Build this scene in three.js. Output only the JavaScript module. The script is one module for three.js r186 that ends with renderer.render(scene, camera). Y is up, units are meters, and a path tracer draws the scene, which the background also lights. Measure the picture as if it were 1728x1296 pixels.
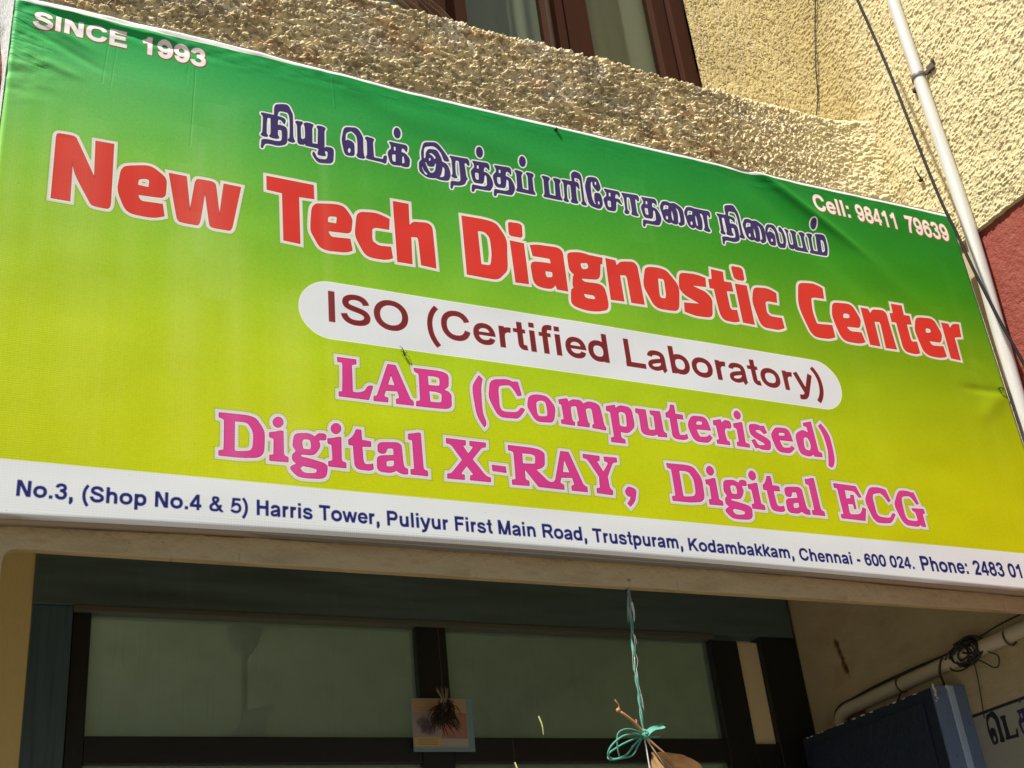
import * as THREE from 'three';
import { mergeGeometries } from 'three/addons/utils/BufferGeometryUtils.js';
import { RoundedBoxGeometry } from 'three/addons/geometries/RoundedBoxGeometry.js';

// ---------------------------------------------------------------- camera, sky, sun, exposure
const scene = new THREE.Scene();
const camera = new THREE.PerspectiveCamera(34.112, 4 / 3, 0.05, 2000);
{
  const eye = new THREE.Vector3(-0.06298, 1.55, 2.47130);
  const fwd = new THREE.Vector3(0.41564885, 0.47131334, -0.77788159);
  camera.up.set(-0.12109263, 0.87632361, 0.46625476);
  camera.position.copy(eye);
  camera.lookAt(eye.clone().add(fwd));
}
camera.focus = 3.5; camera.userData.fStop = 8;
const SUN = new THREE.Vector3(-0.46, 0.86, 0.215).normalize();
const skyW = 512, skyH = 256, skyData = new Float32Array(skyW * skyH * 4);
for (let r = 0; r < skyH; r++) {
  for (let c = 0; c < skyW; c++) {
    const up = ((r + 0.5) / skyH - 0.5) * Math.PI, az = ((c + 0.5) / skyW - 0.5) * 2 * Math.PI;
    const d = new THREE.Vector3(Math.cos(az) * Math.cos(up), Math.sin(up), Math.sin(az) * Math.cos(up));
    const h = Math.max(0, d.y), k = Math.pow(1 - h, 3), glow = Math.pow(Math.max(0, d.dot(SUN)), 6) * 0.5;
    const i = (r * skyW + c) * 4;
    skyData[i] = 0.42 + 0.42 * k + glow; skyData[i + 1] = 0.56 + 0.34 * k + glow * 0.97; skyData[i + 2] = 0.82 + 0.14 * k + glow * 0.9; skyData[i + 3] = 1;
  }
}
const skyTex = new THREE.DataTexture(skyData, skyW, skyH, THREE.RGBAFormat, THREE.FloatType);
skyTex.mapping = THREE.EquirectangularReflectionMapping; skyTex.magFilter = THREE.LinearFilter; skyTex.needsUpdate = true;
scene.background = skyTex; scene.environment = skyTex;
const SKY_I = 0.28;
scene.backgroundIntensity = SKY_I; scene.environmentIntensity = SKY_I;
const sun = new THREE.DirectionalLight(new THREE.Color(1, 0.955, 0.87), 5);
sun.position.copy(SUN).multiplyScalar(20).add(new THREE.Vector3(1.5, 3, 0)); sun.target.position.set(1.5, 3, 0);
sun.castShadow = true; sun.shadow.mapSize.set(2048, 2048); sun.shadow.radius = 1.5;
Object.assign(sun.shadow.camera, { left: -6, right: 6, top: 6, bottom: -6, near: 1, far: 60 });
scene.add(sun, sun.target);
const renderer = new THREE.WebGLRenderer({ antialias: true });
renderer.toneMapping = THREE.LinearToneMapping; renderer.toneMappingExposure = 1.68;
renderer.shadowMap.enabled = true; renderer.setSize(1024, 768);

// ---------------------------------------------------------------- helpers
function rng(seed) { let s = seed >>> 0; return () => { s = (s + 0x6d2b79f5) | 0; let t = Math.imul(s ^ (s >>> 15), 1 | s); t = (t + Math.imul(t ^ (t >>> 7), 61 | t)) ^ t; return ((t ^ (t >>> 14)) >>> 0) / 4294967296; }; }
const hash = (x, y, s) => { let h = Math.imul(x, 374761393) + Math.imul(y, 668265263) + Math.imul(s, 974634777); h = Math.imul(h ^ (h >>> 13), 1274126177); return ((h ^ (h >>> 16)) >>> 0) / 4294967296; };
function vn(x, y, s) {                                     // value noise 0..1
  const ix = Math.floor(x), iy = Math.floor(y), fx = x - ix, fy = y - iy, u = fx * fx * (3 - 2 * fx), v = fy * fy * (3 - 2 * fy);
  const a = hash(ix, iy, s), b = hash(ix + 1, iy, s), c = hash(ix, iy + 1, s), d = hash(ix + 1, iy + 1, s);
  return a + (b - a) * u + (c - a) * v + (a - b - c + d) * u * v;
}
const fbm = (x, y, s, o = 4) => { let t = 0, a = 0.5, n = 0; for (let i = 0; i < o; i++) { t += a * vn(x, y, s + i * 17); n += a; a *= 0.5; x = x * 2.03 + 5.1; y = y * 2.03 + 1.7; } return t / n; };
function cell(x, y, s) {                                   // distance to the nearest scattered point
  const ix = Math.floor(x), iy = Math.floor(y); let m = 9;
  for (let j = -1; j <= 1; j++) for (let i = -1; i <= 1; i++) { const dx = ix + i + hash(ix + i, iy + j, s) - x, dy = iy + j + hash(ix + i, iy + j, s + 1) - y; m = Math.min(m, dx * dx + dy * dy); }
  return Math.sqrt(m);
}
const smooth = THREE.MathUtils.smoothstep, lerp = THREE.MathUtils.lerp, clamp = THREE.MathUtils.clamp;
const V = (x, y, z) => new THREE.Vector3(x, y, z);
const std = (r, g, b, rough = 0.8, more = {}) => { const m = new THREE.MeshStandardMaterial({ roughness: rough, ...more }); m.color.setRGB(r, g, b); return m; };
const phys = (r, g, b, rough, more = {}) => { const m = new THREE.MeshPhysicalMaterial({ roughness: rough, ...more }); m.color.setRGB(r, g, b); return m; };
const used = {};
function numbered(n) { used[n] = (used[n] ?? -1) + 1; return used[n] ? n + '_' + String(used[n]).padStart(3, '0') : n; }
function tag(o, label, category, group, kind) { o.userData = { label, category }; if (group) o.userData.group = group; if (kind) o.userData.kind = kind; return o; }
function thing(name, label, category, p = [0, 0, 0], group) { const o = new THREE.Group(); o.name = numbered(name); o.position.set(...p); scene.add(o); return tag(o, label, category, group); }
function part(name, geo, mat, parent) { const m = new THREE.Mesh(geo, mat); m.name = parent === scene ? numbered(name) : name; m.castShadow = m.receiveShadow = true; parent.add(m); return m; }
function box(x0, x1, y0, y1, z0, z1, r = 0.003) {
  const w = x1 - x0, h = y1 - y0, d = z1 - z0;
  const g = r > 0 ? new RoundedBoxGeometry(w, h, d, 2, Math.min(r, w / 2.1, h / 2.1, d / 2.1)) : new THREE.BoxGeometry(w, h, d);
  return g.translate((x0 + x1) / 2, (y0 + y1) / 2, (z0 + z1) / 2);
}
function tube(points, r, seg = 40, rad = 8) { return new THREE.TubeGeometry(new THREE.CatmullRomCurve3(points.map((p) => V(...p))), seg, r, rad); }
function taper(points, r0, r1, seg = 24, rad = 6) {         // a tube whose radius goes from r0 to r1, ends closed
  const c = new THREE.CatmullRomCurve3(points.map((p) => V(...p))), g = new THREE.TubeGeometry(c, seg, 1, rad), P = g.attributes.position, q = V(0, 0, 0);
  for (let i = 0; i < P.count; i++) { const t = Math.floor(i / (rad + 1)) / seg, o = c.getPointAt(t); q.fromBufferAttribute(P, i).sub(o).multiplyScalar(lerp(r0, r1, t) * (i / (rad + 1) >= seg ? 0.02 : 1)).add(o); P.setXYZ(i, q.x, q.y, q.z); }
  g.computeVertexNormals(); return g;
}
function sheet(nu, nv, f) {                                // f(u, v) -> { p: [x,y,z], c: [r,g,b], t: [u,v] }
  const n = (nu + 1) * (nv + 1), pos = new Float32Array(n * 3), col = new Float32Array(n * 3), uv = new Float32Array(n * 2), idx = new Uint32Array(nu * nv * 6);
  let k = 0, anyCol = false;
  for (let j = 0; j <= nv; j++) for (let i = 0; i <= nu; i++, k++) {
    const o = f(i / nu, j / nv); pos.set(o.p, k * 3); uv.set(o.t ?? [i / nu, j / nv], k * 2); if (o.c) { col.set(o.c, k * 3); anyCol = true; }
  }
  k = 0;
  for (let j = 0; j < nv; j++) for (let i = 0; i < nu; i++) { const a = j * (nu + 1) + i, b = a + 1, c = a + nu + 1, d = c + 1; idx.set([a, b, d, a, d, c], k); k += 6; }
  const g = new THREE.BufferGeometry();
  g.setAttribute('position', new THREE.BufferAttribute(pos, 3)); g.setAttribute('uv', new THREE.BufferAttribute(uv, 2));
  if (anyCol) g.setAttribute('color', new THREE.BufferAttribute(col, 3));
  g.setIndex(new THREE.BufferAttribute(idx, 1)); g.computeVertexNormals(); return g;
}
function canvasTex(w, h, draw, srgb = true) {
  const c = document.createElement('canvas'); c.width = w; c.height = h; draw(c.getContext('2d'), w, h);
  const t = new THREE.CanvasTexture(c); if (srgb) t.colorSpace = THREE.SRGBColorSpace; t.anisotropy = 8; return t;
}
function dataTex(n, f, repeat) {                           // tiling grey map
  const d = new Uint8Array(n * n * 4);
  for (let y = 0; y < n; y++) for (let x = 0; x < n; x++) { const v = clamp(f(x / n, y / n), 0, 1) * 255, i = (y * n + x) * 4; d[i] = d[i + 1] = d[i + 2] = v; d[i + 3] = 255; }
  const t = new THREE.DataTexture(d, n, n); t.magFilter = THREE.LinearFilter; t.wrapS = t.wrapT = THREE.RepeatWrapping; t.repeat.set(repeat, repeat); t.needsUpdate = true; return t;
}
function tileNoise(x, y, n, s) {                           // value noise that wraps after n cells
  x *= n; y *= n; const ix = Math.floor(x), iy = Math.floor(y), fx = x - ix, fy = y - iy, u = fx * fx * (3 - 2 * fx), v = fy * fy * (3 - 2 * fy), w = (q) => ((q % n) + n) % n;
  const a = hash(w(ix), w(iy), s), b = hash(w(ix + 1), w(iy), s), c = hash(w(ix), w(iy + 1), s), d = hash(w(ix + 1), w(iy + 1), s);
  return a + (b - a) * u + (c - a) * v + (a - b - c + d) * u * v;
}
const grainBump = dataTex(512, (x, y) => 0.5 * tileNoise(x, y, 64, 3) + 0.3 * tileNoise(x, y, 128, 5) + 0.2 * tileNoise(x, y, 256, 7), 4);
const plasterBump = dataTex(512, (x, y) => 0.5 * tileNoise(x, y, 14, 11) + 0.3 * tileNoise(x, y, 50, 12) + 0.2 * tileNoise(x, y, 170, 13), 1.5);

const RED_PATHS = [
  'M83.8 398.1L83.5 280.2Q83.5 271.7 86.9 271.1Q90.3 270.5 104.3 270.6Q110.9 270.6 112.7 273.9Q114.6 277.2 144.9 346.2L143.1 272.4L170.6 271.6L171.4 388.3Q170.9 400.4 166.1 400.3Q161.2 400.1 150.1 399.8Q143.6 399.3 141.8 395.9Q140.1 392.5 128.3 370.3Q116.6 348 114.5 340Q112.4 332 110.2 319.9L111.1 398.3ZM250.8 373.5L253.9 396.1Q242.5 402 232.9 402.6Q223.4 403.2 210.1 402.5Q196.8 401.8 191.6 389.8Q186.3 377.8 183.5 368.7Q180.7 359.7 181.7 349.7Q182.6 339.7 183.9 326.4Q185.2 313.1 195.7 310Q206.1 306.8 217.7 304Q229.3 301.2 237.3 306.8Q245.4 312.4 250.4 317.4Q255.5 322.5 255.4 331.2Q255.2 340 255 349.9Q254.7 359.9 246.9 361Q239.2 362.2 211.9 363Q214.7 375 220.4 374.7Q226.1 374.4 250.8 373.5ZM211.2 344.5Q210.1 333.2 214.4 331.6Q218.7 329.9 224 329.3Q229.3 328.7 229.2 333.7Q229.1 338.6 228.8 342.4Q228.6 346.2 226.8 345.7Q225.1 345.3 211.2 344.5ZM259.5 309.5L286.9 310L294.4 379.2L301.2 321.8Q302.6 311.4 306.8 311Q311 310.6 323.2 310.6Q333.3 310.5 334.6 315.9Q335.9 321.3 341.8 379.5L348.7 310.7L376.5 311.4L363.5 390.1Q361.6 402.8 357 402.8Q352.5 402.8 336.5 402.7Q327.5 402.7 326.5 398Q325.4 393.3 317.8 331.8L311.4 389Q309.7 402.8 305.7 402.8Q301.8 402.8 285.1 402.4Q276.3 402.6 274.7 396.3Q273.1 390 259.5 309.5Z',
  'M421.1 276.8L502.5 277.1L502.7 306L475.9 307.4L476.2 404.5L448.6 403.3L447.7 306.5L421.3 305.2ZM564.6 376.5L567.6 399.2Q558.7 404.8 551.9 405.7Q545.1 406.6 528.7 407.9Q512.4 409.2 507 398Q501.6 386.8 498.4 380.7Q495.2 374.6 495.8 363.2Q496.4 351.8 498 334.2Q499.6 316.7 511.3 314.3Q523 311.9 537.8 309.5Q552.6 307.2 558.3 314.1Q563.9 321 567.1 327.3Q570.3 333.6 569.6 339.5Q568.9 345.4 567.7 354.9Q566.5 364.3 558.5 365.1Q550.4 365.8 525.5 367.8Q528.6 380.1 535.4 379.3Q542.2 378.4 564.6 376.5ZM525.7 350Q525.1 337.6 529.5 336.3Q534 335 538.8 334.6Q543.7 334.2 543.1 338.6Q542.5 343 542 346.5Q541.6 350.1 539.5 350Q537.4 349.8 525.7 350ZM638.7 318.8L636.6 341.5L614.8 342.2Q605.7 343.4 605.2 348.7Q604.8 354 604.3 363.3Q603.9 372.6 607.4 374.7Q611 376.9 613.9 378.9Q616.8 380.9 637.9 378.3L640.1 400.7Q631.4 406.3 623.4 407Q615.4 407.8 603.6 407.3Q591.7 406.8 586.4 395.5Q581 384.1 577.4 375.7Q573.9 367.3 575.1 355.6Q576.4 343.8 578.2 330.1Q580 316.3 591.1 314.5Q602.2 312.6 611.3 311.8Q620.4 311 638.7 318.8ZM648.4 278.1L676.8 277.5L675.7 326.2Q681.6 315.5 687.9 314.4Q694.2 313.3 706.9 312.1Q719.5 311 719.6 326.4Q719.7 341.8 720.2 406.4L693 404.8L691.4 354.7Q690.9 346.6 687.8 346.9Q684.7 347.2 677 348.3L675.6 405.9L649 406.5Z',
  'M780.3 280.5L817.5 279.5Q845.5 279.1 850.7 287.5Q855.9 295.8 861.3 305.8Q866.8 315.7 864.4 334.8Q862.1 353.9 861.2 369.2Q860.4 384.4 854.7 390.8Q849.1 397.2 843.6 403.1Q838.1 408.9 828.4 409.1Q818.6 409.3 779.3 407.9ZM808.5 307.6Q820.9 306.5 823.6 308.7Q826.4 310.9 829.5 314.6Q832.6 318.4 832.7 327.1Q832.8 335.8 832.8 345.6Q832.8 355.3 831.4 362.1Q830.1 368.8 828.7 375Q827.3 381.1 822.4 381.3Q817.4 381.5 808.3 381.6ZM873.8 278.6Q875.4 273.8 879 273.7Q882.5 273.6 890.7 273.2Q901.4 272.7 901.2 278.4Q901 284.1 899.7 298.9Q898.4 304.3 894.9 304.4Q891.3 304.5 881.1 304.8Q873 305.1 873.1 299.8Q873.1 294.4 873.8 278.6ZM873.1 316.6L900.4 317.3L899.6 406.6L873.7 407.6ZM913.7 318.6Q926.9 314.5 937.3 314.1Q947.6 313.7 964.4 312.5Q981.3 311.4 980.6 327.7Q980 344 979.7 407.5L958.2 407.1L955.5 396.8Q950.1 406.4 943.8 408.1Q937.5 409.8 924.6 408.4Q911.6 407 910.5 393.2Q909.3 379.5 909.4 368.6Q909.5 357.7 916.9 355.4Q924.2 353.1 952 352.3Q953.4 341.4 948.8 341.2Q944.2 341 916.5 341.6ZM937.3 370.9L952.8 370.1Q953.3 382 950.1 383Q946.9 383.9 941.7 385.1Q936.4 386.3 937.3 370.9ZM1035.6 316.3L1065.5 317.2L1062.9 331.3L1059 331.4L1055.9 351.7Q1053.5 367.8 1042.7 369.2Q1031.8 370.7 1012.6 372.7Q1014.6 380.5 1022.6 379.8Q1030.6 379.1 1044.5 378.5Q1058.3 377.9 1060.8 389.6Q1063.2 401.3 1063 416.6Q1062.7 431.9 1053.7 435.6Q1044.7 439.3 1032.9 441.3Q1021.2 443.3 1010 442Q998.8 440.7 991 437.8Q983.1 434.9 984.7 423.9Q986.2 412.9 987.2 407.3Q988.1 401.7 991.3 399.8Q994.5 397.9 993.3 395.1Q992.1 392.3 993.4 385.5Q994.6 378.7 995.4 374.7Q996.2 370.7 998.2 369.2Q1000.3 367.8 994.8 363.8Q989.3 359.9 989.6 348.8Q989.9 337.7 990.2 329.2Q990.5 320.8 998.2 318.3Q1005.9 315.9 1013.5 314.7Q1021.1 313.6 1035.6 316.3ZM1015.4 338.3L1029.7 334.8Q1033.4 338.1 1032.6 343.9Q1031.8 349.6 1022 351.5Q1014.4 352.9 1015.4 338.3ZM1013.1 405.9L1033 405.6Q1038.6 410 1037.2 412.4Q1035.8 414.9 1034.7 415.3Q1033.6 415.7 1029.4 415.7Q1025.2 415.7 1019 415.7Q1012.7 415.7 1013.1 405.9Z',
  'M1073.3 316.5L1093.6 317.4L1095.4 330.3Q1103.1 318.6 1109.2 317.5Q1115.2 316.3 1128.6 313.9Q1142 311.6 1142 328.7Q1142.1 345.7 1143.2 407.3L1115.2 407.9L1114.8 354.4Q1113.7 346.7 1110.8 347Q1107.8 347.3 1098.9 349L1099 407.9L1071 408.6ZM1179.2 316.7Q1203.8 314.5 1210.6 323Q1217.5 331.6 1224.2 341.4Q1230.8 351.2 1228.1 365.1Q1225.5 379 1222.6 393.9Q1219.8 408.8 1208.8 409.7Q1197.9 410.6 1182.5 410.7Q1167.2 410.7 1162.3 398.5Q1157.4 386.2 1152.9 375.1Q1148.4 363.9 1151.7 351.1Q1155.1 338.4 1158.1 328.1Q1161.1 317.7 1179.2 316.7ZM1184.2 342.7Q1184.6 340.2 1187.6 340.3Q1190.6 340.3 1194.8 340.1Q1199.1 340 1198.7 347.4Q1198.3 354.8 1197.5 374.3Q1195.5 385.5 1192.4 385.7Q1189.4 385.8 1185.3 385.7Q1181.1 385.6 1181.4 377.7Q1181.6 369.9 1184.2 342.7ZM1297.5 319.1L1295.2 340L1259.8 342.7L1289.4 352.4Q1304.7 362.5 1302.3 375.1Q1299.9 387.8 1297.9 399.1Q1296 410.3 1284.2 411.1Q1272.4 411.9 1262.5 412.3Q1252.7 412.8 1233.7 407.6L1235.9 387.5L1273.7 383.8L1245.3 370.6Q1230.1 361.1 1231.7 349.8Q1233.2 338.5 1235.8 328.2Q1238.4 317.8 1249 317Q1259.6 316.3 1269.7 315.4Q1279.8 314.5 1297.5 319.1ZM1316.7 295.4L1343.9 296.6L1341.5 319.2L1359.4 319L1359.5 339L1343.2 340.7L1343.2 375.4Q1343.6 385.2 1349.4 384.4Q1355.2 383.7 1359.2 383L1359.9 408.1Q1351.5 411.9 1346.4 412.2Q1341.4 412.4 1330.3 411.8Q1319.2 411.2 1317 398.2Q1314.8 385.2 1314.2 341L1304.3 340.8L1305.4 320.7L1313.8 319.1ZM1368.3 284.3Q1368.4 277.9 1372.4 277.4Q1376.3 276.9 1386.7 276.9Q1395.7 277.3 1395.2 282.1Q1394.8 286.9 1394.4 302.3Q1392.7 307.8 1388.1 308Q1383.6 308.2 1377.3 307.6Q1369.7 306.9 1369.6 302.5Q1369.6 298.1 1368.3 284.3ZM1368.9 319.7L1396.6 319L1395.5 409.5L1368.5 409.1ZM1468.7 323.2L1465.2 346.2L1446 346.3Q1435.5 346.9 1435 353.2Q1434.5 359.6 1433.6 367.3Q1432.7 374.9 1435.3 377.6Q1437.9 380.3 1440.7 381.9Q1443.6 383.5 1468.6 382.6L1469.1 404.9Q1456.1 411.9 1448.3 411.9Q1440.6 412 1426.4 411.8Q1412.3 411.7 1409.7 395.5Q1407.1 379.3 1405.2 368.4Q1403.2 357.5 1405.3 348.4Q1407.4 339.2 1410.9 329.8Q1414.4 320.3 1423.2 318.9Q1432 317.6 1442.7 316.4Q1453.5 315.2 1468.7 323.2Z',
  'M1596 288L1592.5 314L1569.5 315Q1558.4 315.7 1557.3 322.3Q1556.3 329 1554.5 340.8Q1552.7 352.7 1553.7 361.4Q1554.8 370.1 1555.3 375.7Q1555.9 381.3 1560.6 381.2Q1565.4 381 1596 378.5L1595.9 406.4Q1584 412 1574.3 413Q1564.6 413.9 1551.3 413.5Q1538 413.1 1533.1 396.4Q1528.1 379.6 1524.2 361.3Q1520.2 342.9 1524.5 325.5Q1528.7 308 1531.8 297.1Q1534.8 286.1 1546.9 284.3Q1559 282.5 1568.9 281.3Q1578.8 280.1 1596 288ZM1670.5 383.8L1673.9 405.5Q1664 410.8 1654 411.7Q1644 412.7 1629.1 411.9Q1614.2 411 1610.5 395.2Q1606.7 379.3 1605 366.8Q1603.2 354.3 1605.1 347.6Q1607 340.8 1610.2 330.5Q1613.5 320.2 1624.3 319Q1635 317.8 1649.4 316.6Q1663.8 315.4 1668 325.1Q1672.2 334.9 1675.3 343.4Q1678.4 352 1676.5 356.2Q1674.6 360.4 1671.9 366.3Q1669.2 372.2 1662.3 372.8Q1655.4 373.4 1634.1 374.8Q1638 385.7 1646.4 385.2Q1654.9 384.8 1670.5 383.8ZM1631.6 354.7Q1633 342.8 1637.7 342Q1642.3 341.2 1647.1 341.7Q1651.8 342.2 1650.7 348.5Q1649.6 354.8 1631.6 354.7ZM1687.7 320.4L1706.4 319.8L1710.2 331Q1718 319.1 1724.8 318.2Q1731.5 317.4 1744.1 316.3Q1756.7 315.2 1756.1 331.1Q1755.5 347.1 1756.6 410.5L1727.9 411.1L1731.1 356.3Q1731.4 347.9 1728.2 348Q1725 348.2 1714.7 349.1L1712.5 409.6L1686.6 409.8ZM1777.6 295L1805.6 294.7L1804.3 319L1820.1 318.5L1819.3 339.2L1805.6 340.6L1804.5 375.8Q1804.4 385 1809.8 384.1Q1815.2 383.3 1819.9 382.6L1819.6 409.9Q1808 414.3 1803.6 414.3Q1799.3 414.3 1787.4 412.9Q1775.6 411.5 1776.3 395.8Q1776.9 380.2 1777.8 340.7L1765.1 341.5L1766.8 320.1L1776.1 318.5ZM1894 382.8L1895.4 406.3Q1885.7 411.2 1874.9 412.4Q1864 413.6 1848.3 412.1Q1832.6 410.6 1830 394Q1827.4 377.4 1825.8 365.9Q1824.1 354.3 1827.2 345.8Q1830.3 337.4 1833.8 328.8Q1837.4 320.2 1847.6 318.4Q1857.9 316.7 1873.4 315.5Q1888.8 314.2 1892.1 324.5Q1895.4 334.7 1898.1 342.3Q1900.8 349.9 1898.5 355.6Q1896.3 361.3 1893.1 367.1Q1889.9 372.9 1883.7 373.5Q1877.5 374.1 1857.2 374.1Q1858.7 385.7 1867.8 385.2Q1876.9 384.7 1894 382.8ZM1854.2 354.7Q1855.3 342.6 1859.2 341.9Q1863.2 341.3 1867.4 341.9Q1871.7 342.6 1870.7 348.7Q1869.7 354.9 1854.2 354.7ZM1910.1 320.1L1930.2 319.5L1932.3 330.8Q1940.4 319.2 1947.2 317.4Q1954 315.6 1963.3 315.4L1958 347.5L1936.4 352.2L1934.3 409.7L1907.3 409.2Z',
];
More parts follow.
